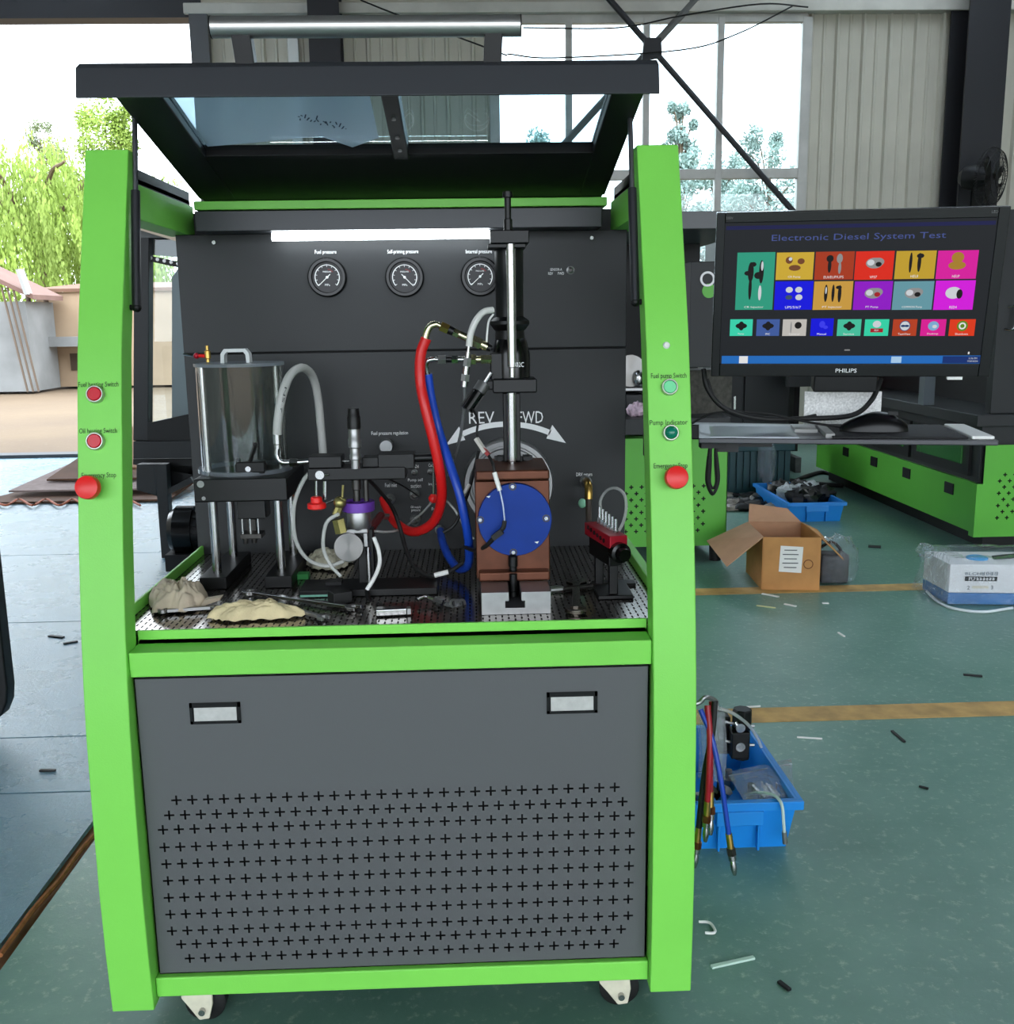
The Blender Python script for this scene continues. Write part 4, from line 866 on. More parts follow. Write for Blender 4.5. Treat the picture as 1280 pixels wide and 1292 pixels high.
dh = thing('red_dark_hose', 'short dark red hose stub behind the steel cup', 'hose', P(475, 660, Y=.42)); mb = MB(); ptube(mb, [(466, 672, .38), (473, 661, .42), (481, 650, .48)], 5, 10); mb.build('hose', mat('oxblood_rubber', (90, 22, 24), .5), dh)
mb = MB(); mb.cyl(P(481, 652, Y=.5), P(490, 652, Y=.52), .007, n=10); mb.build('ferrule', STEELD, dh)

# --- red rail on the right
ra, rb = P(751, 660, Z=.845), P(778, 682, Z=.835); 
rail = thing('common_rail', 'red anodised fuel rail with steel nipples on a black stand', 'rail', ((ra.x+rb.x)/2, (ra.y+rb.y)/2, FZ))
dirv = (rb-ra).normalized(); dirv.z = 0; side = V((dirv.y, -dirv.x, 0)).normalized()
if side.x < 0: side = -side
MB().obox((ra+rb)/2+V((0, 0, -.006)), dirv*((rb-ra).length/2+.012), side*.017, V((0, 0, .012))).build('rail_block', REDM, rail, bevel=.002)
for i in range(6):
    p = ra.lerp(rb, .08+i*.15)+side*.006; MB().hexa(p, p+V((0, 0, .014)), .0055).cyl(p+V((0, 0, .014)), p+V((0, 0, .034)), .0028, n=10).build('nipple', STEEL, rail)
    p2 = ra.lerp(rb, .1+i*.15)-side*.019; MB().cyl(p2+V((0, 0, -.004)), p2+side*.01+V((0, 0, -.004)), .004, n=10).build('side_screw', BLK, rail)
mid_ = (ra+rb)/2
MB().obox(mid_+V((0, 0, -.035)), dirv*(rb-ra).length*.48, side*.013, V((0, 0, .018))).build('rail_clamp', BLK, rail, bevel=.002)
e1 = rb+dirv*.014+V((0, 0, -.018)); MB().lathe(e1, dirv, [(.018, -.01), (.018, .012), (.013, .014), (.011, .03), (.004, .03)], 20).build('end_sensor', BLKG, rail)
for f in (.2, .86):
    p = ra.lerp(rb, f); MB().bar((p.x, p.y, FZ+.008), (p.x, p.y, p.z-.04), .016, .02).build('stand_leg', BLK, rail, bevel=.002)
MB().box(mid_.x-.02, mid_.x+.045, rb.y+.0, ra.y, FZ, FZ+.008).build('stand_base', BLK, rail, bevel=.002)
p = P(783, 735, Z=FZ+.008); MB().box(p.x-.012, p.x+.03, p.y-.0, p.y+.03, FZ, FZ+.006).build('stand_foot', BLK, rail)
hose('clear_tube', 'clear tube looping high above the red fuel rail', [(759, 648, .5), (758, 632, .5), (766, 619, .48), (778, 616, .45), (788, 624, .43), (790.5, 640, .42), (787, 658, .4), (780, 672, .38)], 2.0, CLRH, 'tube')
dr = thing('return_hose', 'dark hose with brass elbow running from the right panel port to the rail', 'hose', P(740, 612, Y=.6))
mb = MB(); ptube(mb, [(740, 607, .62), (742, 610, .585), (743, 618, .575), (743, 630, .57)], 5, 12); mb.build('elbow', BRASS, dr)
mb = MB(); ptube(mb, [(743, 629, .57), (743, 648, .56), (744, 665, .54), (750, 678, .5)], 3.8, 12); mb.build('hose', mat('brown_hose', (70, 58, 52), .5), dr)
mb = MB(); mb.ball(P(735, 635, Y=.61), .009, 12, 8, (1, .6, 1.2)); tag(mb.build('pilot_lamp', mat('mint_lens', (150, 214, 180), .4)), 'small mint green lamp on the panel below the return port', 'lamp')

# --- loose things on the tray
def rag(name, label, u, v, sx, sy, sz, m, seed, fold=1.0):
    c = P(u, v, Z=FZ); c.z = FZ; mb = MB(); NR, NA = 34, 110; vs = []; fs = []
    def hgt(x, y):
        w = noise.noise(V((x*1.1+seed, y*1.1, seed))); w2 = noise.noise(V((x*1.6, y*1.6+seed*3, 1)))
        f1 = abs(math.sin(3.6*x+1.7*y+3.0*w+seed)); f2 = abs(math.sin(-1.8*x+4.2*y+3.2*w2+seed*1.7)); f3 = abs(math.sin(6.6*x-3.2*y+4*w+seed)); f4 = abs(math.sin(10*x+7*y+5*w2+seed))
        return .50+.19*f1+.17*f2+.12*f3*fold+.06*f4+.12*w
    for i in range(NR+1):
        r = i/NR
        for j in range(NA):
            t = 2*math.pi*j/NA; ed = 1+.22*noise.noise(V((math.cos(t)*1.6+seed, math.sin(t)*1.6, 2)))+.06*math.sin(t*7+seed)
            x, y = r*ed*math.cos(t), r*ed*math.sin(t); e = max(0, 1-r**2.6)**.55
            bul = 1+.12*(1-r)*0
            vs.append(V((c.x+sx*x+.10*sx*math.sin(3*y+seed), c.y+sy*y, FZ+.002+sz*1.6*e*hgt(x*1.2, y*1.2)+.003*(1-e)*abs(math.sin(t*9)))))
    for i in range(NR):
        for j in range(NA): k = (j+1) % NA; fs.append((i*NA+j, (i+1)*NA+j, (i+1)*NA+k, i*NA+k))
    mb.add(vs, fs); o = mb.build(name, m); o.data.set_sharp_from_angle(angle=math.pi)
    return tag(o, label, 'rag', 'rags on the work tray')
rag('cotton_rag', 'bundled pinkish beige rag heaped at the left end of the tray', 224, 764, .052, .058, .030, RAG, 3.1, 1.2)
rag('cotton_rag', 'cream rag stretched out along the front edge of the tray', 318, 779, .080, .030, .019, RAG2, 8.4, 1.2)
rag('cotton_rag', 'grubby pale rag tucked behind the steel disc', 418, 714, .044, .05, .022, RAG3, 5.2, 1.2)
mb = MB(); 
q = P(262, 757, Z=FZ+.012); mb.prism([q+V((-.01, 0, -.008)), q+V((.025, .008, .002)), q+V((.028, .006, .008)), q+V((.0, -.004, .006))], (0, -.02, 0)); tag(mb.build('cloth_scrap', RAG), 'small flat beige cloth scrap poking out beside the bundled rag', 'rag', 'rags on the work tray')
def spanner(label, a, b2, w, open_at='b', ring=True, z=.004, m=STEEL):
    a, b2 = V(a), V(b2); a.z = b2.z = FZ+z; d = (b2-a).normalized(); s = V((d.y, -d.x, 0)); t = V((0, 0, .006)); mb = MB()
    mb.prism([a+s*w*.4+d*w, b2+s*w*.4-d*w*.8, b2-s*w*.4-d*w*.8, a-s*w*.4+d*w], t)
    if ring: mb.ring(a+d*w*.3, ZU, w*1.05, w*.6, .007, 24)
    o = b2; mb.prism([o-d*w*1.1+s*w*.4, o-d*w*.3+s*w*1.15, o+d*w*.9+s*w*1.0, o+d*w*.95+s*w*.5, o+s*w*.45, o-d*w*.3, o-s*w*.45, o+d*w*.95-s*w*.5, o+d*w*.9-s*w*1.0, o-d*w*.3-s*w*1.15, o-d*w*1.1-s*w*.4], t)
    return tag(mb.build('spanner', m, bevel=.0008), label, 'wrench', 'spanners on the tray')
spanner('long chrome combination spanner lying beside the cream rag', P(313, 752, Z=FZ), P(446, 771, Z=FZ), .013)
spanner('worn spanner lying under the long chrome spanner', P(352, 768, Z=FZ), P(408, 784, Z=FZ), .010, m=STEELD)
spanner('short stubby steel spanner standing apart near the slotted base', P(727, 775, Z=FZ), P(727.5, 738, Z=FZ), .0175, m=mat('oily_steel', (120, 112, 104), .25, .95), z=.003)
spanner('thin spanner hidden half under the bundled rag', P(204, 776, Z=FZ), P(272, 771, Z=FZ), .008, m=STEELD)
a, b2 = P(700, 744, Z=FZ+.006), P(770, 737, Z=FZ+.006)
t = thing('tommy_bar', 'long slim steel bar lying behind the stubby spanner', 'bar', (a+b2)/2-V((0, 0, .006)))
MB().cyl(a, b2, .0045, n=12).build('shaft', DSTEEL, t); MB().lathe(a, (b2-a), [(.004, -.012), (.008, -.01), (.008, .014), (.0045, .018)], 14).build('head', STEELD, t)
t = thing('steel_block', 'small rounded bright steel bar lying at the tray front', 'bar', P(492, 772, Z=FZ)); p, q = P(474, 772, Z=FZ+.008), P(514, 770, Z=FZ+.008)
MB().bar(p, q, .02, .014).build('bar', STEEL, t, bevel=.003); MB().bar(q, q+(q-p).normalized()*.006, .016, .010).build('bar_tip', STEELD, t)
t = thing('nozzle_clip', 'jointed chrome pipe clip lying near the slotted base', 'clip', P(556, 760, Z=FZ))
mb = MB(); ptube(mb, [(527, 757, .19), (538, 753, .2), (548, 756, .19)], 2.2, 8); mb.build('pipe', STEEL, t)
mb = MB(); mb.hexa(P(548, 757, Y=.19), P(559, 761, Y=.185), .008); mb.hexa(P(562, 763, Y=.18), P(569, 765, Y=.178), .007); mb.build('union_nut', STEEL, t)
mb = MB()
for k in range(3): mb.ring(P(572+k*5, 762, Y=.18+.004*k), V((.6, -.6, .3)), .009, .0055, .004, 16)
mb.build('link', STEELD, t)
mb = MB(); p = P(383, 730, Z=FZ); mb.box(p.x-.012, p.x+.012, p.y-.012, p.y+.012, FZ, FZ+.012); tag(mb.build('green_pad', mat('green_foam', (50, 130, 66), .8), bevel=.002), 'little green foam pad on the tray beside the right stand foot', 'pad')
mb = MB(); mb.bar(P(379, 752, Z=FZ+.004), P(414, 751, Z=FZ+.004), .004, .004); tag(mb.build('glass_rod', mat('mint_rod', (140, 200, 180), .3)), 'thin pale green rod lying on the tray', 'rod')
mb = MB(); p = P(429, 752, Z=FZ+.012); mb.obox(p, V((.016, .008, .0)), V((-.008, .016, 0)), V((0, 0, .011))); tag(mb.build('rubber_block', RUB, bevel=.002), 'black rubber block sitting skewed before the fixture base', 'block')
mb = MB(); ptube(mb, [(463, 746, .25), (466, 757, .235), (472, 768, .215), (478, 772, .21)], 3.2, 8); tag(mb.build('black_lever', BLK), 'bent black lever resting against the small steel bar', 'lever')

# ================================================================== MONITOR, ARM, TRAY
MC = V((.8025, .1954, 1.26)); az, ax_, ay = -.1915, .1578, .0075
MR = Matrix.Rotation(az, 3, 'Z') @ Matrix.Rotation(ax_, 3, 'X') @ Matrix.Rotation(ay, 3, 'Y')
mx_, my_, mz_ = MR @ V((1, 0, 0)), MR @ V((0, 1, 0)), MR @ V((0, 0, 1))       # right, back, up
mon = thing('monitor', 'black widescreen monitor showing a dark menu of coloured tiles', 'monitor', (MC.x, MC.y, 1.1))
def mp(x, y, z): return MC+mx_*x+my_*y+mz_*z
def mpx(u, v): 
    p = onplane(u, v, MC, my_)-MC; return p.dot(mx_), p.dot(mz_)
W2, H2 = .4752/2, .1425
s0 = mpx(915, 284); s1 = mpx(1259, 272); s2 = mpx(1238, 460.5); s3 = mpx(909, 457.5)
sx0, sx1, sz1, sz0 = (s0[0]+s3[0])/2, (s1[0]+s2[0])/2, (s0[1]+s1[1])/2, (s2[1]+s3[1])/2
def mbox(mb, x0, x1, y0, y1, z0, z1): return mb.obox(mp((x0+x1)/2, (y0+y1)/2, (z0+z1)/2), mx_*(x1-x0)/2, my_*(y1-y0)/2, mz_*(z1-z0)/2)
b = MB(); mbox(b, -W2, sx0, 0, .022, -H2, H2); mbox(b, sx1, W2, 0, .022, -H2, H2); mbox(b, sx0, sx1, 0, .022, sz1, H2); mbox(b, sx0, sx1, 0, .022, -H2, sz0)
bez = b.build('bezel', BLKG, mon, bevel=.0015)
b = MB(); mbox(b, -W2+.004, W2-.004, .022, .045, -H2+.004, H2-.004); mbox(b, -.12, .12, .045, .06, -.08, .09); b.build('rear_shell', BLKP, mon, bevel=.004)
def emis(name, rgb, k=.75):
    return mat(name, tuple(int(c*.1) for c in rgb), .3, emit=rgb, estr=k, spec=.15)
b = MB(); mbox(b, sx0, sx1, .002, .004, sz0, sz1); scr = b.build('screen', emis('screen_ground', (30, 32, 36), .9), mon)
def srect(name, u0, v0, u1, v1, m, dy=.0015):
    p, q = mpx(u0, v0), mpx(u1, v1); um, vm = (u0+u1)/2, (v0+v1)/2
    xa, xb = mpx(u0, vm)[0], mpx(u1, vm)[0]; za, zb = mpx(um, v1)[1], mpx(um, v0)[1]
    b = MB(); b.quad(mp(xa, dy, za), mp(xb, dy, za), mp(xb, dy, zb), mp(xa, dy, zb)); b.build(name, m, scr, smooth=False); return (xa+xb)/2, (za+zb)/2, xb-xa, zb-za
def sblob(shapes, m, dy=.0010):          # shapes: list of (x, z, rx, rz) ellipses in monitor plane
    b = MB()
    for x, z, rx, rz in shapes:
        n = 18; b.add([mp(x+rx*math.cos(2*math.pi*i/n), dy, z+rz*math.sin(2*math.pi*i/n)) for i in range(n)], [tuple(range(n))]); dy -= .00005
    return b.build('tile_picture', m, scr, smooth=False)
def stext(body, x, z, h, m, w=None): return text('lettering', body, m, scr, mp(x, .0008, z), mx_, mz_, height=h, width=w)
EW = emis('screen_white', (240, 240, 240)); ED = emis('screen_dark', (24, 20, 20)); EG = emis('screen_mid_grey', (150, 150, 150)); EB = emis('screen_brown', (120, 72, 40)); ES = emis('screen_pale', (215, 220, 225)); EGD = emis('screen_gold', (176, 132, 44)); ER = emis('screen_crimson', (170, 30, 40))
tiles = [('CR Injector', 929.5, 318.5, 977, 391, (46, 158, 128), 'inj'), ('CR Pump', 980, 318.5, 1027, 353, (208, 172, 52), 'three'), ('EUI/EUP/UPS', 1029, 317.5, 1078, 353, (170, 56, 24), 'two'), ('VP37', 1079.5, 317, 1128, 353, (224, 40, 20), 'pump'), ('HEUI', 1130.5, 316.5, 1181, 352, (196, 160, 44), 'nee'), ('HEUP', 1183, 316, 1234, 352, (220, 24, 160), 'gold'),
         ('UPS/5/6/7', 978, 355, 1026, 391, (14, 14, 226), 'four'), ('PT Injector', 1027, 355, 1076, 391, (204, 156, 64), 'bars'), ('PT Pump', 1078, 355, 1126, 391, (146, 18, 200), 'red'), ('COMMON Pump', 1127.5, 355, 1178, 391, (102, 154, 166), 'pump'), ('RED4', 1180, 354, 1230, 391, (216, 20, 224), 'white')]
for body, u0, v0, u1, v1, rgb, kind in tiles:
    x, z, w, h = srect('icon_tile', u0, v0, u1, v1, emis('tile_'+body.replace(' ', '_'), rgb, .8))
    stext(body, x, z-h/2+.0045, .0044, EW, min(w*.9, .0030*len(body)))
    if kind == 'inj':
        sblob([(x-.008, z+.016, .005, .017), (x-.008, z-.012, .0028, .02), (x-.013, z+.014, .006, .004), (x-.004, z+.029, .005, .004)], ED); sblob([(x+.010, z+.016, .004, .02), (x+.005, z+.010, .007, .006)], ED); sblob([(x+.009, z-.02, .0028, .013), (x+.011, z+.026, .002, .008)], ES)
    elif kind == 'three': sblob([(x-.010, z+.010, .006, .006), (x+.010, z+.008, .006, .005), (x, z-.003, .010, .005)], EB); sblob([(x-.008, z+.012, .003, .003)], ES, .0008)
    elif kind == 'two': sblob([(x-.008, z+.012, .006, .006), (x-.008, z, .003, .012)], ED); sblob([(x+.008, z+.012, .005, .008), (x+.009, z-.004, .0025, .01)], EG)
    elif kind in ('pump', 'red'):
        sblob([(x, z+.004, .014, .009), (x+.006, z+.006, .010, .007)], EG); sblob([(x-.006, z+.005, .006, .005)], ES, .0007); sblob([(x+.007, z+.002, .005, .004)], ER if kind == 'red' else ED, .0006)
    elif kind == 'nee': sblob([(x-.008, z+.004, .0025, .017), (x+.006, z+.004, .003, .016), (x+.007, z+.015, .006, .004)], ED)
    elif kind == 'gold': sblob([(x, z+.012, .010, .009), (x, z-.001, .014, .007)], EGD)
    elif kind == 'four': sblob([(x-.008, z+.010, .006, .005), (x+.008, z+.010, .006, .005), (x+.009, z-.003, .006, .005)], ES); sblob([(x-.008, z-.003, .006, .004)], emis('screen_slate', (60, 80, 110)))
    elif kind == 'bars': sblob([(x-.012, z+.004, .003, .015), (x, z+.004, .0025, .015), (x+.011, z+.003, .003, .015), (x+.009, z+.014, .005, .003)], ED); sblob([(x-.012, z+.009, .0013, .006)], ES, .0007)
    elif kind == 'white': sblob([(x-.002, z+.004, .013, .010)], ES); sblob([(x+.008, z+.002, .005, .008)], ED, .0007)
small = [(921.5, 403, 950, 424, (58, 214, 176)), (955, 403, 984, 424, (64, 92, 160)), (988, 403, 1018, 424, (196, 192, 186)), (1023.5, 402, 1052, 424, (14, 14, 222)), (1057, 403, 1087, 424, (70, 196, 160)), (1091.5, 403, 1122, 424, (52, 214, 170)), (1127, 403, 1157.5, 424, (184, 62, 28)), (1162.5, 403, 1194, 424, (222, 24, 150)), (1198.5, 403, 1231, 424, (226, 56, 20))]
names = ['Pump', 'IMC', 'Control', 'Manual', 'Service', '', 'TeamView', 'Desktop', 'Shutdown']
for i, (u0, v0, u1, v1, rgb) in enumerate(small):
    x, z, w, h = srect('icon_tile', u0, v0, u1, v1, emis('small_tile_%s' % 'abcdefghi'[i], rgb, .8))
    if names[i]: stext(names[i], x, z-h/2+.0035, .0036, EW, min(w*.9, .0026*len(names[i])))
    if i in (0, 1, 4): sblob([(x, z+.003, .010, .005), (x, z+.003, .005, .008)], ED)
    elif i == 2: sblob([(x+.006, z+.004, .006, .006)], ED); sblob([(x-.006, z, .0012, .011)], EG)
    elif i == 3: sblob([(x, z+.005, .005, .006), (x+.006, z, .004, .003)], emis('screen_indigo', (60, 60, 250)))
    elif i == 5: sblob([(x, z+.006, .007, .006)], ES); q = srect('icon_tile', (u0+u1)/2-8, 414.5, (u0+u1)/2+8, 419.5, ER, .0009); stext('PDF', x, q[1], .003, EW)
    elif i == 6: sblob([(x, z+.003, .009, .009)], emis('screen_ring_blue', (40, 80, 130))); sblob([(x, z+.003, .0078, .0078)], ES, .0008); sblob([(x-.003, z+.003, .004, .002), (x+.003, z+.003, .004, .002)], emis('screen_arrow_blue', (30, 60, 110)), .0006)
    elif i == 7: sblob([(x, z+.003, .009, .008)], emis('screen_sky', (130, 180, 220))); sblob([(x+.002, z+.002, .004, .003)], ES, .0007)
    elif i == 8: sblob([(x, z+.003, .009, .009)], emis('screen_leaf', (96, 140, 30))); sblob([(x, z+.003, .006, .006)], EW, .0008); sblob([(x, z+.003, .0035, .0035)], emis('screen_leaf2', (96, 140, 30)), .0006)
tx, tz = mpx(1083, 299.5); stext('Electronic Diesel System Test', tx, tz, .0135, emis('screen_title_blue', (74, 88, 150)), (mpx(1193, 299)[0]-mpx(973, 300)[0]))
srect('title_bar', 917, 282, 1257, 287, emis('screen_top_bar', (34, 36, 92), .5)); srect('taskbar', 911, 449, 1239, 459, emis('screen_taskbar', (34, 108, 190), .8)); srect('taskbar_button', 933, 449.5, 944, 458.5, EW, .0009)
srect('taskbar_streak', 1125, 450, 1138, 458, emis('screen_streak', (170, 205, 235), .8), .0009); srect('cursor', 1222, 444, 1224, 447, EW, .0009); srect('dash', 1066, 441, 1073, 442.5, EG, .0009)
srect('taskbar_tray', 1190, 449.5, 1239, 458.5, emis('screen_taskbar_navy', (20, 48, 112), .8), .0010)
x, z = mpx(1228, 454); stext('5:36 PM', x, z+.0025, .003, ES); stext('7/20/2024', x, z-.0025, .003, ES)
x, z = mpx(1068, 467.5); text('lettering', 'PHILIPS', PRINT, bez, mp(x, -.0006, z), mx_, mz_, width=.036, height=.0072)
x, z = mpx(921, 275); text('lettering', '203V', mat('dim_print', (110, 110, 110), .6), bez, mp(x, -.0006, z), mx_, mz_, width=.012, height=.004)
x, z = mpx(1256, 267); text('lettering', 'LED', MATS['dim_print'], bez, mp(x, -.0006, z), mx_, mz_, width=.010, height=.004)
b = MB(); mbox(b, .17, .195, .004, .012, -H2-.006, -H2); b.build('underside_sticker', WHT, mon)
# arm and tray
TZ = 1.02; tvx = V((math.cos(-.22), math.sin(-.22), 0)); tvy = V((-tvx.y, tvx.x, 0)); fl_ = P(882, 553, Z=TZ); fr_ = P(1262, 556, Z=TZ); TW = (fr_-fl_).dot(tvx)
tray = thing('keyboard_tray', 'slim grey keyboard shelf with white end strip below the monitor', 'shelf', (fl_.x, fl_.y, TZ))
def tp(x, y, z): return fl_+tvx*x+tvy*y+V((0, 0, z))
def tbox(mb, x0, x1, y0, y1, z0, z1): return mb.obox(tp((x0+x1)/2, (y0+y1)/2, (z0+z1)/2), tvx*(x1-x0)/2, tvy*(y1-y0)/2, V((0, 0, (z1-z0)/2)))
b = MB(); tbox(b, 0, TW, 0, .24, -.009, 0); b.build('shelf_board', mat('shelf_grey', (70, 70, 74), .35, .3), tray, bevel=.002)
b = MB(); tbox(b, TW-.04, TW-.004, .01, .21, 0, .006); b.build('end_strip', WHT, tray, bevel=.002)
b = MB(); tbox(b, .02, .17, .015, .20, 0, .0012); b.build('protective_sheet', mat('glossy_white_sheet', (200, 206, 214), .12), tray)
b = MB(); tbox(b, .17, .21, .10, .19, 0, .006); tbox(b, .215, .23, .02, .18, 0, .007); b.build('cable_clamp', mat('tape_grey', (150, 150, 148), .4), tray)
b = MB(); tbox(b, .03, .07, .05, .10, -.03, -.009); tbox(b, .0, .13, .08, .11, -.024, -.009); b.build('shelf_bracket', BLK, tray)
arm = thing('swivel_stand', 'dark swivel arm carrying the monitor and shelf off the test bench side', 'arm', (.5, .45, 1.0))
pole = tp(.24, .27, 0); MB().cyl((pole.x, pole.y, .98), (pole.x, pole.y, 1.30), .02, n=20).build('pole', BLK, arm)
b = MB(); b.bar((.502, .5, 1.0), (pole.x, pole.y, 1.0), .05, .03); b.build('swing_arm', BLK, arm, bevel=.003)
MB().box(.5005, .512, .44, .56, .94, 1.06).build('wall_plate', BLK, arm)
q0, q1 = P(1018, 496, Y=pole.y-.03), P(1108, 533, Y=pole.y-.03); MB().obox(V(((q0.x+q1.x)/2, pole.y-.03, (q0.z+q1.z)/2-.01)), tvx*(q1.x-q0.x)/2, tvy*.003, V((0, 0, (q0.z-q1.z)/2+.012))).build('speckled_plate', mat('speckled_pale_plate', (205, 205, 203), .5, .3, var=.25, vscale=260), arm)
b = MB(); b.bar(mp(0, .066, -.02), V((pole.x, pole.y, 1.24)), .05, .05); b.obox(mp(0, .066, 0), mx_*.06, my_*.004, mz_*.06); b.build('monitor_bracket', BLK, arm, bevel=.003)
b = MB(); b.obox(mp(0.0, .03, -H2-.016), mx_*.055, my_*.02, mz_*.015); b.build('monitor_neck', BLK, mon, bevel=.003)
pad = MB(); tbox(pad, .225, TW-.045, .01, .215, .0003, .004); tag(pad.build('mouse_pad', mat('dotted_black_pad', (26, 26, 28), .7, bump=.6, bscale=700), bevel=.001), 'black textured mouse pad on the keyboard shelf', 'mouse pad')
ms = thing('computer_mouse', 'glossy black computer mouse on the textured pad', 'mouse', tp(.32, .09, .004))
m0 = MB(); L2, Wd = .056, .032; vs = []; fs = []; n1, n2 = 20, 14
for i in range(n1+1):
    t = i/n1; x = -L2+2*L2*t; hh = .036*math.sin(math.pi*min(1, .08+t*.86))**.75*(.72+.42*t); ww = Wd*(math.sin(math.pi*(.06+.88*t))**.45)*(.86+.14*t)
    for j in range(n2+1):
        a = math.pi*j/n2; vs.append(tp(.305+x, .10+ww*math.cos(a), .0045+hh*math.sin(a)**.8))
for i in range(n1):
    for j in range(n2): k = i*(n2+1)+j; fs.append((k, k+1, k+n2+2, k+n2+1))
fs.append(tuple(range(n2+1))); fs.append(tuple(n1*(n2+1)+j for j in range(n2+1))[::-1])
m0.add(vs, fs); m0.build('mouse_body', mat('mouse_black', (9, 9, 10), .32, spec=.35), ms)
MB().obox(tp(.335, .09, .036), tvx*.008, tvy*.003, V((0, 0, .003))).build('scroll_wheel', RUB, ms)
mb = MB(); mb.tube([tp(.25, .10, .010), tp(.20, .12, .016), tp(.12, .14, .03), tp(.03, .15, .03), tp(-.03, .16, .0)], .0022, 8); mb.build('mouse_cord', RUB, ms)
for pts, label in (([(888, 465, .30), (893, 490, .30), (915, 515, .29), (960, 528, .28), (1020, 528, .28), (1075, 524, .28), (1100, 505, .30), (1112, 478, .32)], 'thick black monitor cable drooping behind the keyboard shelf'), ([(893, 478, .33), (905, 508, .32), (935, 526, .30), (985, 531, .29), (1030, 524, .30)], 'thin black cable hanging inside the thicker monitor cable')):
    hose('monitor_cable', label, pts, 3.2 if 'thick' in label[:6] else 2.0, RUB, 'cable')
lp = thing('cable_bundle', 'coiled black cable loop tied up and hanging under the shelf', 'cable', P(898, 560, Y=.2))
for k, (ua, ub, vb) in enumerate(((894, 906, 622), (896, 904, 616), (892, 907, 624))):
    mb = MB(); ptube(mb, [((ua+ub)/2-3, 560, .2+k*.006), (ua+1, 585, .2+k*.006), (ua, 608, .2+k*.006), ((ua+ub)/2, vb, .2+k*.006), (ub, 608, .2+k*.006), (ub-1, 585, .2+k*.006), ((ua+ub)/2+3, 560, .2+k*.006)], 1.7, 8); mb.build('loop', RUB, lp)
mb = MB(); mb.bar(P(884, 560, Y=.2), P(914, 560, Y=.2), .02, .014); mb.build('cable_tie', BLKP, lp)

# ================================================================== OTHER MACHINES IN THE WORKSHOP
def small_perf(parent, o, a, b2, x0, x1, z0, z1, px0, px1, pz0, pz1, pitch, L, t, m):
    rows = []; k = 0; z = pz0
    while z <= pz1+1e-6:
        xs = []; x = px0+(pitch/2 if k % 2 else 0)
        while x <= px1+1e-6: xs.append(x); x += pitch
        rows.append((z, xs)); z += pitch*.62; k += 1
        if pitch*.62 < 2*L: L = pitch*.3
    mb = MB(); perf_sheet(mb, o, a, b2, x0, x1, z0, z1, rows, L, t); return mb.build('perforated_panel', m, parent, smooth=False)
# machine with green cabinet and dark upper frame, behind on the right
gy = 3.4; gx0, gx1 = .84, P(917.5, 640, Y=gy).x
g1 = thing('green_machine', 'dark workshop machine with a green perforated side, standing behind the cardboard box', 'machine', ((gx0+gx1)/2, gy+.6, 0))
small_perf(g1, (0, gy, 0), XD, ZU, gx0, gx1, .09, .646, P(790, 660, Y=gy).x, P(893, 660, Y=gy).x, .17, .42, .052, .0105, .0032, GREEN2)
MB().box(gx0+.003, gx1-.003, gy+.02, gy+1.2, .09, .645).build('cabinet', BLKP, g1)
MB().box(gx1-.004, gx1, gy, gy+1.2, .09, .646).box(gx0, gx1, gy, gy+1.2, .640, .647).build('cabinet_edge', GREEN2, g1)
MB().box(gx0-.02, gx1+.0, gy-.03, gy+1.2, .66, .74).build('worktop', CHAR, g1, bevel=.004)
MB().box(gx0-.1, gx1+.05, gy+.95, gy+1.2, .74, 1.66).build('rear_cabinet', BLKP, g1)
MB().box(gx0-.15, gx1+.12, gy-.05, gy+1.2, 1.635, 1.715).build('hood', mat('hood_grey', (92, 92, 94), .4), g1, bevel=.003)
p0_, p1_ = P(872, 330, Y=gy), P(920, 463, Y=gy)
mb2 = MB().box(p0_.x, p1_.x, gy+.0, gy+.25, p1_.z, p0_.z); ctl = mb2.build('control_box', CHAR, g1, bevel=.004)
p = P(893, 352, Y=gy-.002); MB().ring(p, YF, .036, .026, .004, 24).build('emblem', STEELD, ctl)
q = P(895, 367, Y=gy-.002); MB().lathe(q, YF, [(.034, 0), (.034, .003)], 24).build('emblem_green', GREEN2, ctl)
for x in (gx0+.03, gx1-.04): MB().cyl((x, gy+.06, .0), (x, gy+.06, .09), .03, n=14).build('caster', RUB, g1)
MB().cyl(P(893, 738, Y=gy-.02), P(893, 722, Y=gy-.02), .012, n=10).build('caster_pin', CREAM, g1)
dq = thing('chrome_dish', 'shiny chrome disc and bracket on the machine behind the right post', 'part', P(800, 470, Y=gy+.3)); c = P(796, 468, Y=gy+.3)
MB().cyl(c+V((0, .04, 0)), c, 20*S(c), n=32).build('disc', TURN, dq); c = P(806, 478, Y=gy+.28); MB().ball(c, 9*S(c), 14, 10, (.7, .6, 1.2)).build('knob', STEEL, dq)
c = P(802, 480, Y=gy+.3); MB().box(c.x-.08, c.x+.09, gy+.25, gy+.55, P(802, 492, Y=gy+.3).z, P(802, 489, Y=gy+.3).z).build('bracket', STEELD, dq)
c0, c1_ = P(789, 497, Y=gy+.3), P(812, 530, Y=gy+.3); mb = MB().box(c0.x, c1_.x, gy+.3, gy+.5, .74, c0.z); tag(mb.build('grey_case', CHAR, bevel=.01), 'dark grey box on the worktop behind the right post', 'box')
mb = MB(); c = P(803, 546, Y=gy+.1); mb.ball(V((c.x, c.y, .775)), .05, 20, 12, (1, .8, .7), lambda d: 1+.4*noise.noise(d*4)); tag(mb.build('plastic_wrap', mat('pinkish_wrap', (206, 180, 196), .3, var=.3, vscale=60)), 'crumpled pinkish plastic wrap on the far worktop', 'wrap')
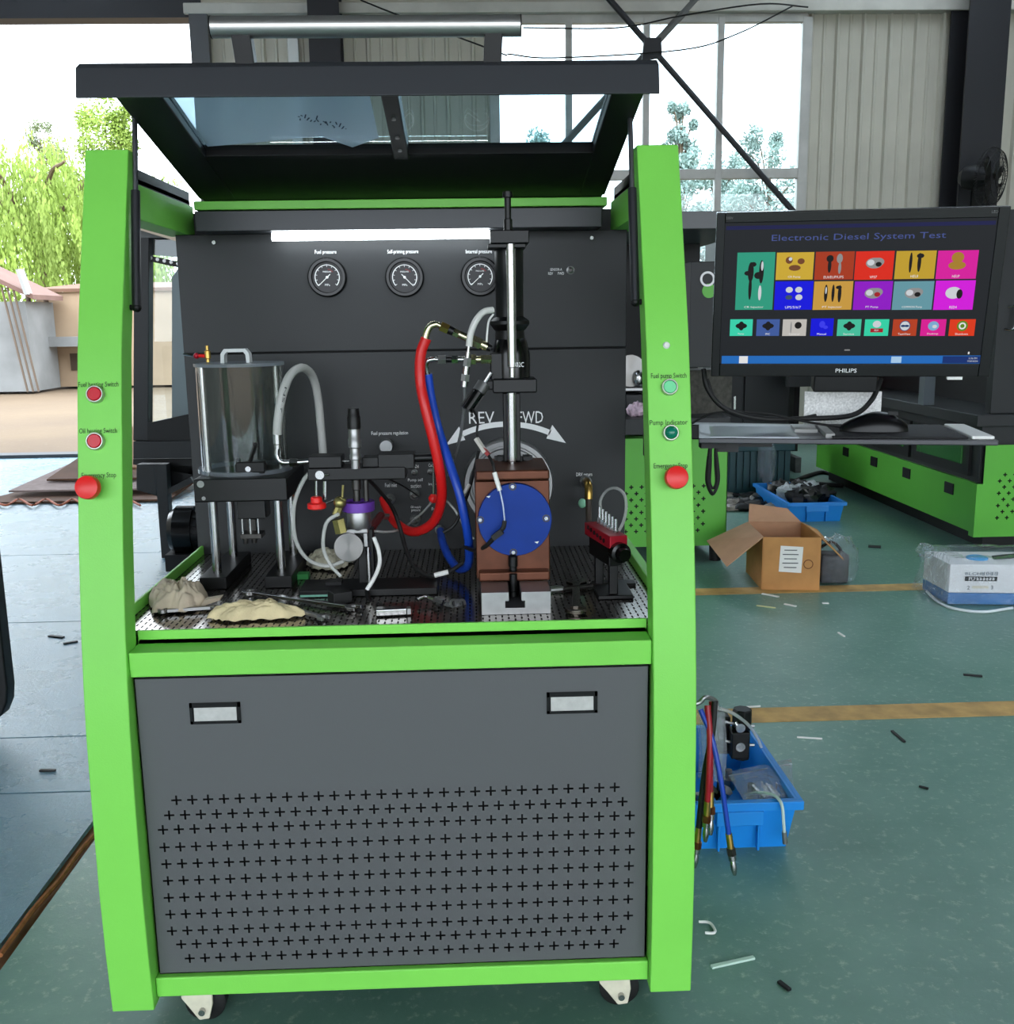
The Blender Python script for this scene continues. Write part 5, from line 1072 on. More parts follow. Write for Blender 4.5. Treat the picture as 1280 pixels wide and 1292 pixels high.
mb = MB(); c = P(884, 500, Y=gy+.3); mb.obox(V((c.x, c.y, .85)), V((.12, .04, 0)), V((-.03, .1, 0)), V((0, 0, .11))); tag(mb.build('parts_box', mat('dim_box', (70, 68, 62), .7, var=.4, vscale=40)), 'dim open parts box stacked on the far worktop beside the post', 'box')
# left neighbouring machine: dark frame with a window
ly_ = 3.8
g2 = thing('dark_machine', 'dark grey frame machine with a tall glazed window, behind the tank', 'machine', (-1.2, ly_+.3, 0))
def ppoly(mb, pts, Y, dep): return mb.prism([P(u, v, Y=Y) for u, v in pts], (0, dep, 0))
mb = MB(); ppoly(mb, [(169, 296), (188, 300), (187, 556), (168, 556)], ly_, .08); mb.build('window_post', CHAR, g2, bevel=.004)
mb = MB(); ppoly(mb, [(169, 285), (250, 312), (250, 330), (226, 300), (169, 300)], ly_-.01, .1); mb.build('top_member', mat('member_grey', (86, 88, 88), .45), g2)
mb = MB(); ppoly(mb, [(166, 279), (250, 306), (250, 313), (166, 287)], ly_-.12, .1); mb.build('canopy_edge', mat('beige_edge', (196, 178, 156), .6), g2)
mb = MB(); ppoly(mb, [(217, 350), (224, 340), (240, 500), (240, 540), (217, 540)], ly_+.03, .02); mb.build('screen_plate', mat('blue_grey_plate', (112, 124, 128), .5), g2)
mb = MB(); ppoly(mb, [(186, 534), (245, 521), (245, 556), (186, 556)], ly_+.0, .06); mb.build('window_shroud', BLKP, g2)
mb = MB(); ppoly(mb, [(186, 301), (240, 303), (240, 545), (186, 545)], ly_+.05, .004); mb.build('window_pane', GLASS, g2)
mb = MB(); ppoly(mb, [(186, 301), (240, 303), (240, 326), (186, 321)], ly_+.07, .004); mb.build('valance', mat('dim_brown_panel', (70, 62, 58), .7), g2)
mb = MB(); ppoly(mb, [(186, 322), (240, 333), (240, 341), (186, 329)], ly_+.035, .01); mb.build('bolt_strip', BLKP, g2)
for i in range(5):
    p = P(190+i*8.6, 325.5+i*1.8, Y=ly_+.03); MB().cyl(p+V((0, .006, 0)), p, .009, n=8).build('bolt', STEELD, g2)
mb = MB(); ppoly(mb, [(168, 557), (250, 556), (250, 578), (168, 579)], ly_-.02, .12); mb.build('bottom_member', CHAR, g2, bevel=.004)
mb = MB(); ppoly(mb, [(168, 579), (250, 578), (250, 600), (168, 586)], ly_+.1, .3); mb.build('slot_gap', BLKP, g2)
mb = MB(); ppoly(mb, [(172, 586), (198, 586), (198, 626), (172, 618)], ly_+.0, .4); mb.build('drawer', CHAR, g2, bevel=.004)
mb = MB(); ppoly(mb, [(195, 586), (210, 586), (216, 706), (204, 706)], ly_-.02, .07); mb.build('leg', CHAR, g2, bevel=.003)
mb = MB(); ppoly(mb, [(209, 588), (246, 588), (246, 606), (209, 622)], ly_+.1, .1); mb.build('under_tray', BLKP, g2)
mb = MB(); mb.bar(P(209, 622, Y=ly_), P(243, 605, Y=ly_), .03, .03); mb.build('diagonal_stay', CHAR, g2)
mo = thing('electric_motor', 'round black electric motor with cooling fins beside the steel-legged stand', 'motor', (-1.36, ly_-.05, .08)); 
mc = P(240, 669, Y=ly_-.3); rr = 31*S(mc)
MB().lathe(mc+V((-.09, 0, 0)), XD, [(rr*.3, -.01), (rr*.8, 0), (rr, .03), (rr, .12), (rr*.95, .12)], 28).build('end_bell', BLKG, mo)
for i in range(16):
    t = i*math.pi/8; d = V((0, math.cos(t), math.sin(t))); MB().obox(mc+V((.16, 0, 0))+d*rr*.86, XD*.12, d*rr*.12, d.cross(XD)*.006).build('fin', BLKP, mo)
MB().cyl(mc+V((.03, 0, 0)), mc+V((.28, 0, 0)), rr*.86, n=28).build('motor_body', BLKP, mo)
MB().box(mc.x-.1, mc.x+.25, mc.y-.12, mc.y+.1, mc.z-rr-.06, mc.z-rr*.8).box(mc.x-.05, mc.x+.2, mc.y-.1, mc.y+.08, 0, mc.z-rr-.05).build('motor_foot', BLKP, mo)
# right far machine turned sideways
hx, hy0, hy1 = P(1228, 690, Y=3.5).x, 3.5, 5.95
g3 = thing('long_machine', 'long green cabinet machine with drawers, seen end on beside the wrapped box', 'machine', (hx+.5, 4.7, 0))
rows = []; 
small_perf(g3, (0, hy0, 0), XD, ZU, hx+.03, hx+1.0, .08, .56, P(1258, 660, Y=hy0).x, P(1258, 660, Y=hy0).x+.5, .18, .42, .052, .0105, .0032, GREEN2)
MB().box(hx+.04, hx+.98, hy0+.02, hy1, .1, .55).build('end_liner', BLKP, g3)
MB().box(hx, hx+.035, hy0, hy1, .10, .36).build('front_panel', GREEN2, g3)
MB().box(hx-.004, hx+.036, hy0-.004, hy0+.05, .08, .36).build('corner_strip', GREEN2, g3)
dw = [(3.62, 4.30), (4.36, 4.95), (5.0, 5.6)]
MB().box(hx+.02, hx+.3, hy0+.03, hy1, .36, .66).build('drawer_case', CHAR, g3)
for a, b2 in dw:
    d = MB().box(hx+.005, hx+.02, a, b2, .385, .60).build('drawer', BLKP, g3); MB().box(hx-.004, hx+.006, a+.07, b2-.07, .44, .55).build('drawer_window', mat('green_mirror', (90, 160, 90), .15, .6), d)
for y in (3.75, 4.3, 4.8, 5.3): MB().box(hx-.006, hx+.0, y, y+.10, .26, .32).build('latch', BLKP, g3)
MB().box(hx-.05, hx+1.0, hy0-.05, hy1, .66, .72).build('worktop', CHAR, g3, bevel=.004)
MB().box(hx+.04, hx+1.0, hy0+.0, hy0+.06, .72, P(1270, 264, Y=hy0).z).build('end_frame', CHAR, g3, bevel=.004)
MB().box(hx-.06, hx+.0, hy0+.55, hy0+.62, .72, 1.5).build('frame_post', mat('steel_grey_post', (96, 104, 110), .4), g3)
MB().box(hx+.3, hx+1.0, hy0+.3, hy1, .72, 1.75).build('upper_body', BLKP, g3)
pn = MB().box(hx-.32, hx-.0, hy0+2.2, hy0+2.25, .72, 1.1).build('gauge_panel', CHAR, g3)
for u, v in ((1164, 484), (1178, 484), (1169, 499), (1181, 499), (1168, 514), (1180, 513)):
    p = P(u, v, Y=hy0+2.195); MB().ring(p, YF, .028, .015, .02, 16).build('port', STEEL, pn)
MB().box(hx+.05, hx+.3, hy0+2.1, hy0+2.3, .72, 1.15).build('red_panel', mat('dim_red', (110, 20, 24), .5), g3)
p = P(1272, 400, Y=hy0-.002); MB().tube([p+V((0, 0, .05)), p+V((.03, -.03, .045)), p+V((.02, -.03, -.055)), p+V((-.01, 0, -.06))], .006, 8).build('pull_handle', STEEL, g3)
MB().box(hx+.1, hx+.9, hy0+.1, hy1, .0, .1).build('plinth', BLKP, g3)
# dark cabinets and bench behind the monitor
g4 = thing('steel_cupboard', 'dark grey double-door steel cupboard standing behind the monitor', 'cupboard', (2.15, 6.4, 0))
cx0, cx1 = P(905, 500, Y=6.2).x, P(996, 500, Y=6.2).x; cxm = P(939, 500, Y=6.2).x
MB().box(cx0, cx1, 6.22, 6.7, .0, 1.9).build('carcass', BLKP, g4)
for a, b2 in ((cx0, cxm-.006), (cxm+.006, cx1)): dd_ = MB().box(a, b2, 6.2, 6.22, .3, 1.88).build('door', CHAR, g4, bevel=.004)
p = P(927, 508, Y=6.195); MB().box(p.x-.008, p.x+.008, 6.18, 6.2, p.z-.05, p.z+.05).build('handle', STEEL, g4)
tc_ = thing('teal_crate', 'large dark teal slatted plastic crate standing before the steel cupboard', 'crate', (2.2, 5.6, 0)); ky = 5.3
kx0, kx1 = P(918, 600, Y=ky).x, P(998, 600, Y=ky).x; kz = P(960, 558, Y=ky).z
MB().box(kx0, kx1, ky+.02, ky+.5, .02, kz).build('body', TEAL, tc_); MB().box(kx0-.02, kx1+.02, ky-.02, ky+.52, kz-.06, kz).build('rim', TEAL, tc_, bevel=.006)
for i in range(9):
    x = kx0+.03+i*(kx1-kx0-.06)/8; MB().box(x-.012, x+.012, ky, ky+.02, .05, kz-.06).build('slat', TEAL, tc_)
mb = MB(); c = P(968, 580, Y=ky-.02); mb.ball(c, .12, 24, 16, (.5, .3, 1.4), lambda d: 1+.5*noise.noise(d*5)); tag(mb.build('shrink_wrap', BAGP), 'shiny crumpled clear wrap hanging on the teal crate', 'wrap')
dk = thing('dark_bench', 'low black machine base with cables, between the teal crate and green cabinets', 'machine', (2.9, 6.6, 0))
MB().box(P(1000, 560, Y=6.4).x, hx+.0, 6.4, 7.2, .16, 1.2).build('body', BLKP, dk); MB().box(P(1000, 560, Y=6.4).x, hx, 6.3, 7.2, .0, .12).build('plinth', mat('dust_grey', (96, 98, 96), .8, var=.2), dk)
for pts, lb_ in (([(1003, 607, 6.0), (1020, 600, 6.0), (1040, 596, 6.0), (1062, 604, 6.0)], 'black cable lying in an arch before the low black machine base'), ([(998, 606, 5.7), (1030, 610, 5.7), (1064, 613, 5.7)], 'black cable lying straight before the low black machine base')):
    p_ = [P(u, v, Z=.015) for u, v, _ in pts]; mb = MB(); mb.tube(p_, .015, 8); tag(mb.build('floor_cable', RUB), lb_, 'cable')
# equipment cut by the left edge
le = thing('black_cover', 'black round-cornered equipment cover standing at the left of the concrete floor', 'equipment', (-1.7, 1.55, 0))
e0 = P(21, 870, Y=1.46).x; z_b = .03; ztp = P(2, 640, Y=1.4).z
pts = [V((e0-.9, 1.4, z_b)), V((e0-.10, 1.4, z_b)), V((e0-.06, 1.4, z_b+.01)), V((e0-.025, 1.4, z_b+.035)), V((e0-.006, 1.4, z_b+.075)), V((e0, 1.4, z_b+.12)), V((e0, 1.4, ztp)), V((e0-.0, 1.4, ztp+.3)), V((e0-.05, 1.4, ztp+.36)), V((e0-.9, 1.4, ztp+.36))]
MB().prism(pts, (0, .06, 0)).build('cover', BLKP, le, bevel=.008)
MB().prism([p+V((-.05, -.004, .05 if p.z < .3 else -.05)) for p in pts[1:9]], (0, .004, 0)).build('inset_panel', BLKG, le)
for x in (e0-.2, e0-.8): MB().cyl((x, 1.43, 0), (x, 1.43, z_b+.01), .02, n=12).build('foot', RUB, le)

# ================================================================== BOXES, CRATES AND LITTER ON THE FLOOR
def crate(label, x0, x1, y0, y1, h, wall=.006, group=None):
    t = thing('plastic_crate', label, 'crate', ((x0+x1)/2, (y0+y1)/2, 0), group); tp_ = .018
    def taper(a): return x0+a, x1-a, y0+a, y1-a
    vs = []; fs = []
    for a, z in ((tp_, 0), (0, h), (wall, h), (tp_+wall, .006)):
        q = taper(a); vs += [(q[0], q[2], z), (q[1], q[2], z), (q[1], q[3], z), (q[0], q[3], z)]
    for j in range(3):
        for i in range(4): k = (i+1) % 4; fs.append((j*4+i, j*4+k, (j+1)*4+k, (j+1)*4+i))
    fs += [(3, 2, 1, 0), (12, 13, 14, 15)]
    MB().add(vs, fs).build('shell', BLUEP, t)
    e = .012; MB().box(x0-e, x1+e, y0-e, y0, h-.022, h).box(x0-e, x1+e, y1, y1+e, h-.022, h).box(x0-e, x0, y0, y1, h-.022, h).box(x1, x1+e, y0, y1, h-.022, h).build('rim', BLUEP, t, bevel=.002)
    w = (x1-x0); MB().box(x0+w*.30, x1-w*.30, y0-.016, y0+.004, h-.055, h-.02).box(x0+w*.32, x0+w*.34, y0-.008, y0+.01, .005, h-.05).box(x1-w*.34, x1-w*.32, y0-.008, y0+.01, .005, h-.05).build('grip', BLUEP, t, bevel=.002)
    return t
ch = P(950, 1014, Y=.57).z
crate('bright blue plastic parts crate standing on the floor beside the test bench', .60, P(1006, 1030, Y=.585).x, .585, 1.02, ch)
c2y = 4.36; crate('blue plastic crate of scrap on the floor beside the long green cabinets', P(996, 640, Y=c2y).x, P(1066, 640, Y=c2y).x, c2y, c2y+.75, P(1030, 634, Y=c2y).z+.0)
for k in range(9):
    mb = MB(); c = V((2.12+.03*k+random.uniform(-.03, .03), 4.72+random.uniform(-.2, .2), .11)); mb.ball(c, .075, 16, 10, (1.1, 1, .8), lambda d: 1+.5*noise.noise(d*4+V((k, 0, 0))))
    tag(mb.build('scrap_piece', [DSTEEL, mat('pale_plastic_scrap', (176, 180, 182), .3, var=.3, vscale=40), BLKP][k % 3]), ['dark metal lump in the far blue crate', 'pale crumpled plastic in the far blue crate', 'black plastic lump in the far blue crate'][k % 3], 'scrap', 'scrap in the far blue crate')
# valve blocks standing in the near crate
vb = thing('valve_block', 'black two-screw valve block standing upright in the near blue crate', 'valve block', P(938, 950, Y=.80))
yb_ = .80
mb = MB(); plathe_v(mb, 936, yb_+.03, [(894, 11), (896, 12.5), (918, 12.5), (919, 11), (956, 11)], 8); mb.build('block', BLK, vb, bevel=.002)
mb = MB(); pbox(mb, 924, 925, 946, 958, yb_+.0, .05); mb.build('lower_block', BLK, vb, bevel=.003)
for v in (919, 943):
    mb = MB(); pdisc(mb, 935, v, 6, yb_-.006, .02, 18); mb.build('cap_screw', STEEL, vb)
    mb = MB(); mb.cyl(P(916, v-8, Y=yb_+.02), P(926, v-6, Y=yb_+.02), .004, n=8); mb.cyl(P(946, v-3, Y=yb_+.02), P(952, v-3, Y=yb_+.02), .004, n=8); mb.build('spring_pin', STEELD, vb)
mb = MB(); pbox(mb, 905, 905, 922, 952, .85, .05); tag(mb.build('coupling_block', BLK, bevel=.004), 'black rectangular coupling standing behind the hanging hoses', 'block')
zb_ = thing('zip_bag', 'clear zip bag of small metal pins lying across the near blue crate', 'bag', P(965, 1010, Y=.68))
c00, c10, c11, c01 = P(917, 974, Y=.80), P(999, 957, Y=.84), P(1003, 1008, Y=.62), P(940, 1012, Y=.60)
N_ = 14; mb = MB()
for side_ in (0, 1):
    vs = []; fs = []
    for i in range(N_+1):
        for j in range(N_+1):
            a, b2 = i/N_, j/N_; p = (c00*(1-a)+c10*a)*(1-b2)+(c01*(1-a)+c11*a)*b2
            bulge = math.sin(math.pi*a)*math.sin(math.pi*b2); w = noise.noise(p*22)*.012*bulge
            vs.append(p+V((0, -.4, 1)).normalized()*(bulge*(.022 if side_ else -.022)+w))
    for i in range(N_):
        for j in range(N_): k = i*(N_+1)+j; fs.append((k, k+1, k+N_+2, k+N_+1))
    mb.add(vs, fs)
mb.build('bag_film', BAGP, zb_)
mb = MB(); mb.bar(c00.lerp(c01, .14), c10.lerp(c11, .14), .004, .002); mb.build('zip_strip', mat('zip_white', (226, 230, 232), .4, alpha=.7), zb_)
for k in range(10):
    a = .3+.05*k; p = (c00.lerp(c10, a)).lerp(c01.lerp(c11, a), .55)+V((random.uniform(-.01, .01), 0, random.uniform(-.008, .008))); q = (c00.lerp(c10, a+.08)).lerp(c01.lerp(c11, a+.08), .92)
    MB().cyl(p, q, .003, n=6).build('pin', STEEL, zb_)
for k in range(7):
    mb = MB(); p = V((.66+.035*k, .72+random.uniform(-.07, .12), ch*.45)); mb.hexa(p, p+V((random.uniform(-.02, .02), random.uniform(-.02, .02), .03)), .016); mb.cyl(p+V((0, 0, .02)), p+V((0, 0, .05)), .009, n=10)
    tag(mb.build('steel_fitting', [STEELD, DSTEEL, STEEL][k % 3]), 'loose steel fitting lying in the near blue crate', 'fitting', 'loose fittings in the near crate')
lc = thing('crate_lead', 'pale lead with a metal plug draped over the near crate rim', 'cable', P(985, 1000, Y=.60))
mb = MB(); ptube(mb, [(940, 1003, .7), (958, 1000, .64), (972, 1002, .61), (981, 1006, .585), (987, 1016, .562), (989, 1035, .555), (990, 1050, .555)], 2, 8); mb.build('cable', mat('pale_lead', (190, 205, 200), .4), lc)
mb = MB(); mb.cyl(P(990, 1049, Y=.56), P(991, 1064, Y=.56), .006, n=10); mb.build('plug', STEELD, lc)
hose('clear_tube', 'clear tube arching over the valve block in the near crate', [(905, 893, .55), (925, 900, .62), (945, 915, .75), (958, 935, .85), (963, 952, .9)], 2.2, CLRH, 'tube')
mb = MB(); vs = []; 
q = [P(883, 905, Y=.42), P(915, 897, Y=.42), P(915, 985, Y=.40), P(885, 990, Y=.40)]
mb.add([q[0], q[1], (q[1]+q[2])/2+V((0, -.02, 0)), q[2], q[3], (q[0]+q[3])/2+V((0, -.02, 0))], [(0, 1, 2, 5), (5, 2, 3, 4)]); mb.add([p+V((0, .03, 0)) for p in mb.v], [(0, 1, 2, 5), (5, 2, 3, 4)]); tag(mb.build('plastic_bag', BAGP), 'clear plastic bag hanging behind the hose ends on the bench side', 'bag')
# hose ends hanging from the right side of the bench
def hanging(label, pts, rpx, m, end_m, group='hose ends hanging on the bench side'):
    a = P(pts[0][0], pts[0][1], Y=pts[0][2]); t = thing('hanging_hose', label, 'hose', a, group); mb = MB(); ptube(mb, pts, rpx, 12); mb.build('hose', m, t)
    e = P(*pts[-1][:2], Y=pts[-1][2]); d = (e-P(*pts[-2][:2], Y=pts[-2][2])).normalized(); s = S(e)
    MB().cyl(e-d*.002, e+d*18*s, 4.2*s, n=14).build('ferrule', end_m, t); MB().hexa(e+d*18*s, e+d*27*s, 6*s).build('nut', DSTEEL if 'blue' in label else mat('copper_nut', (140, 84, 56), .35, .9), t)
    MB().lathe(e+d*27*s, d, [(5*s, 0), (5*s, 7*s), (3.2*s, 8*s), (4.2*s, 14*s), (4*s, 20*s), (2.2*s, 27*s)], 14).build('quick_tip', STEEL, t)
hanging('red hose with brass ferrule hanging on the bench side', [(893, 890, .36), (896, 930, .34), (895, 975, .33), (893, 1012, .33)], 4, mat('wine_hose', (160, 24, 40), .35), BRASS)
hanging('blue hose with a long steel tip hanging lowest on the bench side', [(884, 895, .36), (898, 930, .34), (910, 985, .32), (920, 1053, .31)], 3.4, BLUH, BRASS)
hanging('black braided hose hanging against the green post', [(902.5, 884, .37), (899, 925, .35), (889, 980, .35), (882, 1045, .35)], 4, RUB, BRASS)
hanging('second red hose hanging close behind the first', [(898, 885, .40), (899, 920, .39), (897, 960, .38), (897, 1000, .37)], 3.4, mat('wine_hose', (160, 24, 40)), BRASS)
mb = MB(); hk = [P(u, v, Y=y) for u, v, y in ((878, 888, .36), (890, 880, .36), (903, 884, .37), (905, 894, .37))]; mb.tube([V((.5, .36, hk[0].z-.004))]+hk, 3*S(hk[1]), 10); tag(mb.build('hose_hook', STEELD), 'steel hook holding the hanging hoses on the bench side', 'hook')
# open cardboard box
bx = thing('cardboard_box', 'open brown cardboard carton with raised flaps and a shipping label', 'box', P(995, 742, Z=0))
f0, f1 = P(962, 744, Z=0), P(1033, 745, Z=0); f0.z = f1.z = 0; d = (f1-f0).normalized(); n_ = V((-d.y, d.x, 0)); bl = P(941, 719, Z=0); bl.z = 0
sv_ = bl-f0; D_ = .34; sl = sv_.normalized()*D_ if sv_.length > .01 else n_*D_
if sl.dot(n_) < .1: sl = n_*D_
hb = P(995, 678, Y=(f0.y+f1.y)/2).z; wq = f1-f0; th = .004; up = V((0, 0, hb))
def panel(a, b2, c_, d_, name, m, t=th):
    nn = (V(b2)-V(a)).cross(V(d_)-V(a)).normalized()*t; MB().prism([a, b2, c_, d_], nn).build(name, m, bx)
panel(f0, f1, f1+up, f0+up, 'side', CARD); panel(f1, f1+sl, f1+sl+up, f1+up, 'side', CARD); panel(f0+sl, f0, f0+up, f0+sl+up, 'side', CARD); panel(f1+sl, f0+sl, f0+sl+up, f1+sl+up, 'side', CARDI)
MB().prism([f0, f1, f1+sl, f0+sl], (0, 0, .004)).build('bottom', CARDI, bx)
lf = V((-.20, -.03, -.16)); panel(f0+up, f0+sl+up, f0+sl+up+V((-.20, 0, -.09)), f0+up+V((-.17, -.02, -.13)), 'flap', CARDI)
panel(f0+sl+up, f1+sl+up, f1+sl+up+V((-.04, .1, .05)), f0+sl+up+V((.03, .1, .07)), 'flap', CARDI); panel(f1+sl+up, f1+up, f1+up+V((.13, .06, -.12)), f1+sl+up+V((.08, 0, -.04)), 'flap', CARD)
p = f0+wq*.50+V((0, 0, hb*.6)); nrm = V((d.y, -d.x, 0)); lab = MB(); p = p+nrm*.0048; lab.prism([p-d*.055+V((0, 0, -.06)), p+d*.045+V((0, 0, -.065)), p+d*.05+V((0, 0, .055)), p-d*.05+V((0, 0, .06))], nrm*.0015); lo = lab.build('shipping_label', PAPER, bx)
for k in range(5): MB().obox(p+nrm*.002+V((0, 0, .04-.02*k))-d*.005, d*(.035 if k % 2 else .028), nrm*.0003, V((0, 0, .002))).build('label_line', mat('label_ink', (70, 70, 74), .6), lo)
q = f0+wq*.80+V((0, 0, hb*.5))+nrm*.0046; MB().ring(q, nrm, .022, .018, .0006, 20).build('printed_ring', mat('brown_ink', (110, 66, 30), .7), bx)
# bubble wrapped parcel beside it
mb = MB(); c = P(1054, 715, Y=2.98); c = V((c.x, 2.98, .10)); mb.ball(c, .12, 32, 20, (.85, .7, 1), lambda d: 1+.22*noise.noise(d*3.3)+.08*noise.noise(d*9))
for v_ in mb.v: v_.z = max(.001, v_.z)
bp_ = thing('wrapped_parcel', 'small dark parcel in shiny clear wrap leaning on the carton', 'parcel', (c.x, c.y, 0)); mb.build('clear_wrap', CFILM, bp_)
MB().box(c.x-.08, c.x+.05, c.y-.05, c.y+.05, .004, .14).build('parcel', mat('dark_foam', (60, 62, 66), .6, var=.5, vscale=30), bp_, bevel=.01)
hose('packing_strap', 'black packing strap arching out of the open carton', [(1036, 690, 3.05), (1050, 684, 3.02), (1060, 692, 3.0), (1064, 703, 2.98)], 2, RUB, 'strap')
# white and blue wrapped box
wb = thing('wrapped_carton', 'white and blue printed carton wrapped in clear plastic, by the green cabinets', 'carton', P(1232, 762, Z=0))
a0 = P(1196, 763, Z=0); a0.z = 0; wv = V((.46, -.06, 0)); wn = V((.06, .46, 0)).normalized(); wd_ = wn*.30; hh = P(1200, 712, Y=a0.y).z; hbz = P(1200, 748, Y=a0.y).z
left_b = a0+V((-.10, .28, 0))-a0; sd_ = V((.0, .25, 0))
vs = [a0, a0+wv, a0+wv+sd_, a0+sd_]
WHB = mat('white_carton', (222, 220, 220), .45, var=.06, vscale=14); BLB = mat('blue_carton_band', (42, 110, 170), .4, var=.15, vscale=14); LAV = mat('lilac_carton_side', (150, 154, 176), .5, var=.1, vscale=14)
def hexa(zb_, zt_, m, name, o=0):
    v8 = [p+V((0, 0, z)) for z in (zb_, zt_) for p in vs]; MB().add(v8, [(3, 2, 1, 0), (4, 5, 6, 7), (0, 1, 5, 4), (1, 2, 6, 5), (2, 3, 7, 6), (3, 0, 4, 7)]).build(name, m, wb, bevel=.004)
hexa(.002, hbz, BLB, 'blue_band'); hexa(hbz+.0005, hh, WHB, 'white_upper')
wdir = wv.normalized(); wnr = V((wdir.y, -wdir.x, 0))
def wpt(u, v): return onplane(u, v, a0, wnr)+wnr*.0045
pt = wpt(1238, 723.5); sI = S(pt); INK = mat('teal_ink', (60, 84, 100), .6); BINK = mat('black_ink', (20, 20, 22), .6)
text('lettering', 'BLCH', INK, wb, wpt(1228, 723.5), wdir, ZU, width=19*sI, height=3.6*sI)
for k in range(4): 
    p = wpt(1241+k*5.4, 723.5); g_ = MB(); h_ = 1.8*sI
    g_.obox(p, wdir*h_, wnr*.0004, V((0, 0, h_*.16))).obox(p+V((0, 0, h_)), wdir*h_, wnr*.0004, V((0, 0, h_*.16))).obox(p-V((0, 0, h_)), wdir*h_, wnr*.0004, V((0, 0, h_*.16))).obox(p-wdir*h_*.9, wdir*h_*.16, wnr*.0004, V((0, 0, h_))).obox(p+wdir*h_*(.9 if k % 2 else .3), wdir*h_*.16, wnr*.0004, V((0, 0, h_))); g_.build('lettering', INK, wb)
p = wpt(1238, 730); MB().obox(p, wdir*19.5*sI, wnr*.0004, V((0, 0, 3*sI))).build('black_strip', BINK, wb)
text('lettering', 'PU', PRINT, wb, wpt(1226, 730)+wnr*.001, wdir, ZU, width=7*sI, height=4.4*sI)
for k in range(6): p = wpt(1233.5+k*4, 730)+wnr*.0008; MB().obox(p, wdir*1.5*sI, wnr*.0003, V((0, 0, .35*sI))).obox(p, wdir*.35*sI, wnr*.0003, V((0, 0, 1.9*sI))).obox(p-V((0, 0, 1.5*sI)), wdir*1.3*sI, wnr*.0003, V((0, 0, .3*sI))).build('lettering', PRINT, wb)
text('lettering', '2', BINK, wb, wpt(1222, 741), wdir, ZU, height=5*sI); text('lettering', '3', BINK, wb, wpt(1252, 741), wdir, ZU, height=5*sI)
p = wpt(1237, 740.5); MB().obox(p, wdir*10*sI, wnr*.0004, V((0, 0, 1.6*sI))).build('pale_patch', mat('cream_patch', (214, 206, 186), .5), wb)
top = [p+V((0, 0, hh)) for p in vs]; cc = sum(top, V((0, 0, 0)))/4
p = a0+wv*.35+sd_*.45+V((0, 0, hh)); MB().lathe(p, ZU, [(.045, 0), (.045, .006), (.03, .012)], 20).build('blue_roll_end', mat('bright_cyan', (40, 150, 210), .35), wb)
MB().prism([top[0]+V((.22, .06, .001)), top[0]+V((.34, .08, .001)), top[0]+V((.40, .16, .001)), top[0]+V((.30, .14, .001)), top[0]+V((.24, .12, .001))], (0, 0, .003)).build('black_print', BINK, wb)
mb = MB(); n1 = 40; vs2 = []; fs2 = []
cen = (vs[0]+vs[1]+vs[2]+vs[3])/4
prof2 = [(1.16, .004), (1.12, .05), (1.06, hh*.5), (1.05, hh*.9), (1.0, hh+.03), (.7, hh+.03)]
for f, z in prof2:
    for i in range(n1):
        t = i/n1*4; k = int(t) % 4; p = vs[k].lerp(vs[(k+1) % 4], t-int(t)); q = cen+(p-cen)*f*(1+.03*noise.noise(V((i*.7, z*20, 3)))); vs2.append(V((q.x, q.y, z+.012*noise.noise(V((i*.9, z*9, 7)))*(z > .02))))
for j in range(len(prof2)-1):
    for i in range(n1): k = (i+1) % n1; fs2.append((j*n1+i, j*n1+k, (j+1)*n1+k, (j+1)*n1+i))
mb.add(vs2, fs2).build('plastic_film', CFILM, wb, smooth=True)
mb = MB(); c = vs[3].lerp(vs[0], .3)+V((-.03, 0, hh+.02)); mb.ball(c, .035, 20, 12, (1, 1, .9), lambda d: 1+.6*noise.noise(d*5)); mb.build('film_knot', CFILM, wb)
mb = MB(); zf = .006; mb.tube([P(1170, 746, Z=zf), P(1185, 760, Z=zf), P(1205, 768, Z=zf), P(1240, 772, Z=zf), P(1278, 767, Z=zf)], .006, 8); mb.build('film_edge', mat('film_edge_white', (220, 226, 228), .3), wb)
# flattened cardboard by the doorway
fc_ = thing('flattened_carton', 'weathered flattened cardboard pile on the concrete near the yard door', 'cardboard', (-2.6, 5.6, 0))
for k, (h, dx, m) in enumerate(((.02, 0, CARDD), (.16, .1, mat('grey_card', (150, 132, 128), .85, var=.15)), (.26, .25, CARDD), (.34, .5, mat('tan_card', (150, 112, 82), .85, var=.15, vscale=8)))):
    a, b2 = P(-30+k*16, 637-k*3, Z=.0), P(196, 634, Z=0); y0 = a.y+.1*k
    MB().prism([V((a.x+dx, y0, .004+.05*k)), V((b2.x+.1, y0-.05, .01+.05*k)), V((b2.x+.1, y0+.9, .02+h)), V((b2.x-.9+dx*.4, y0+.95, .03+h))], (0, 0, .012)).build('sheet', m, fc_)
mb = MB(); q = [P(-10+i*17, 633+(4.5 if i % 2 else -3), Z=.02) for i in range(12)]; mb.tube(q, .008, 6); mb.build('orange_strap', mat('orange_strap', (176, 88, 52), .7), fc_)
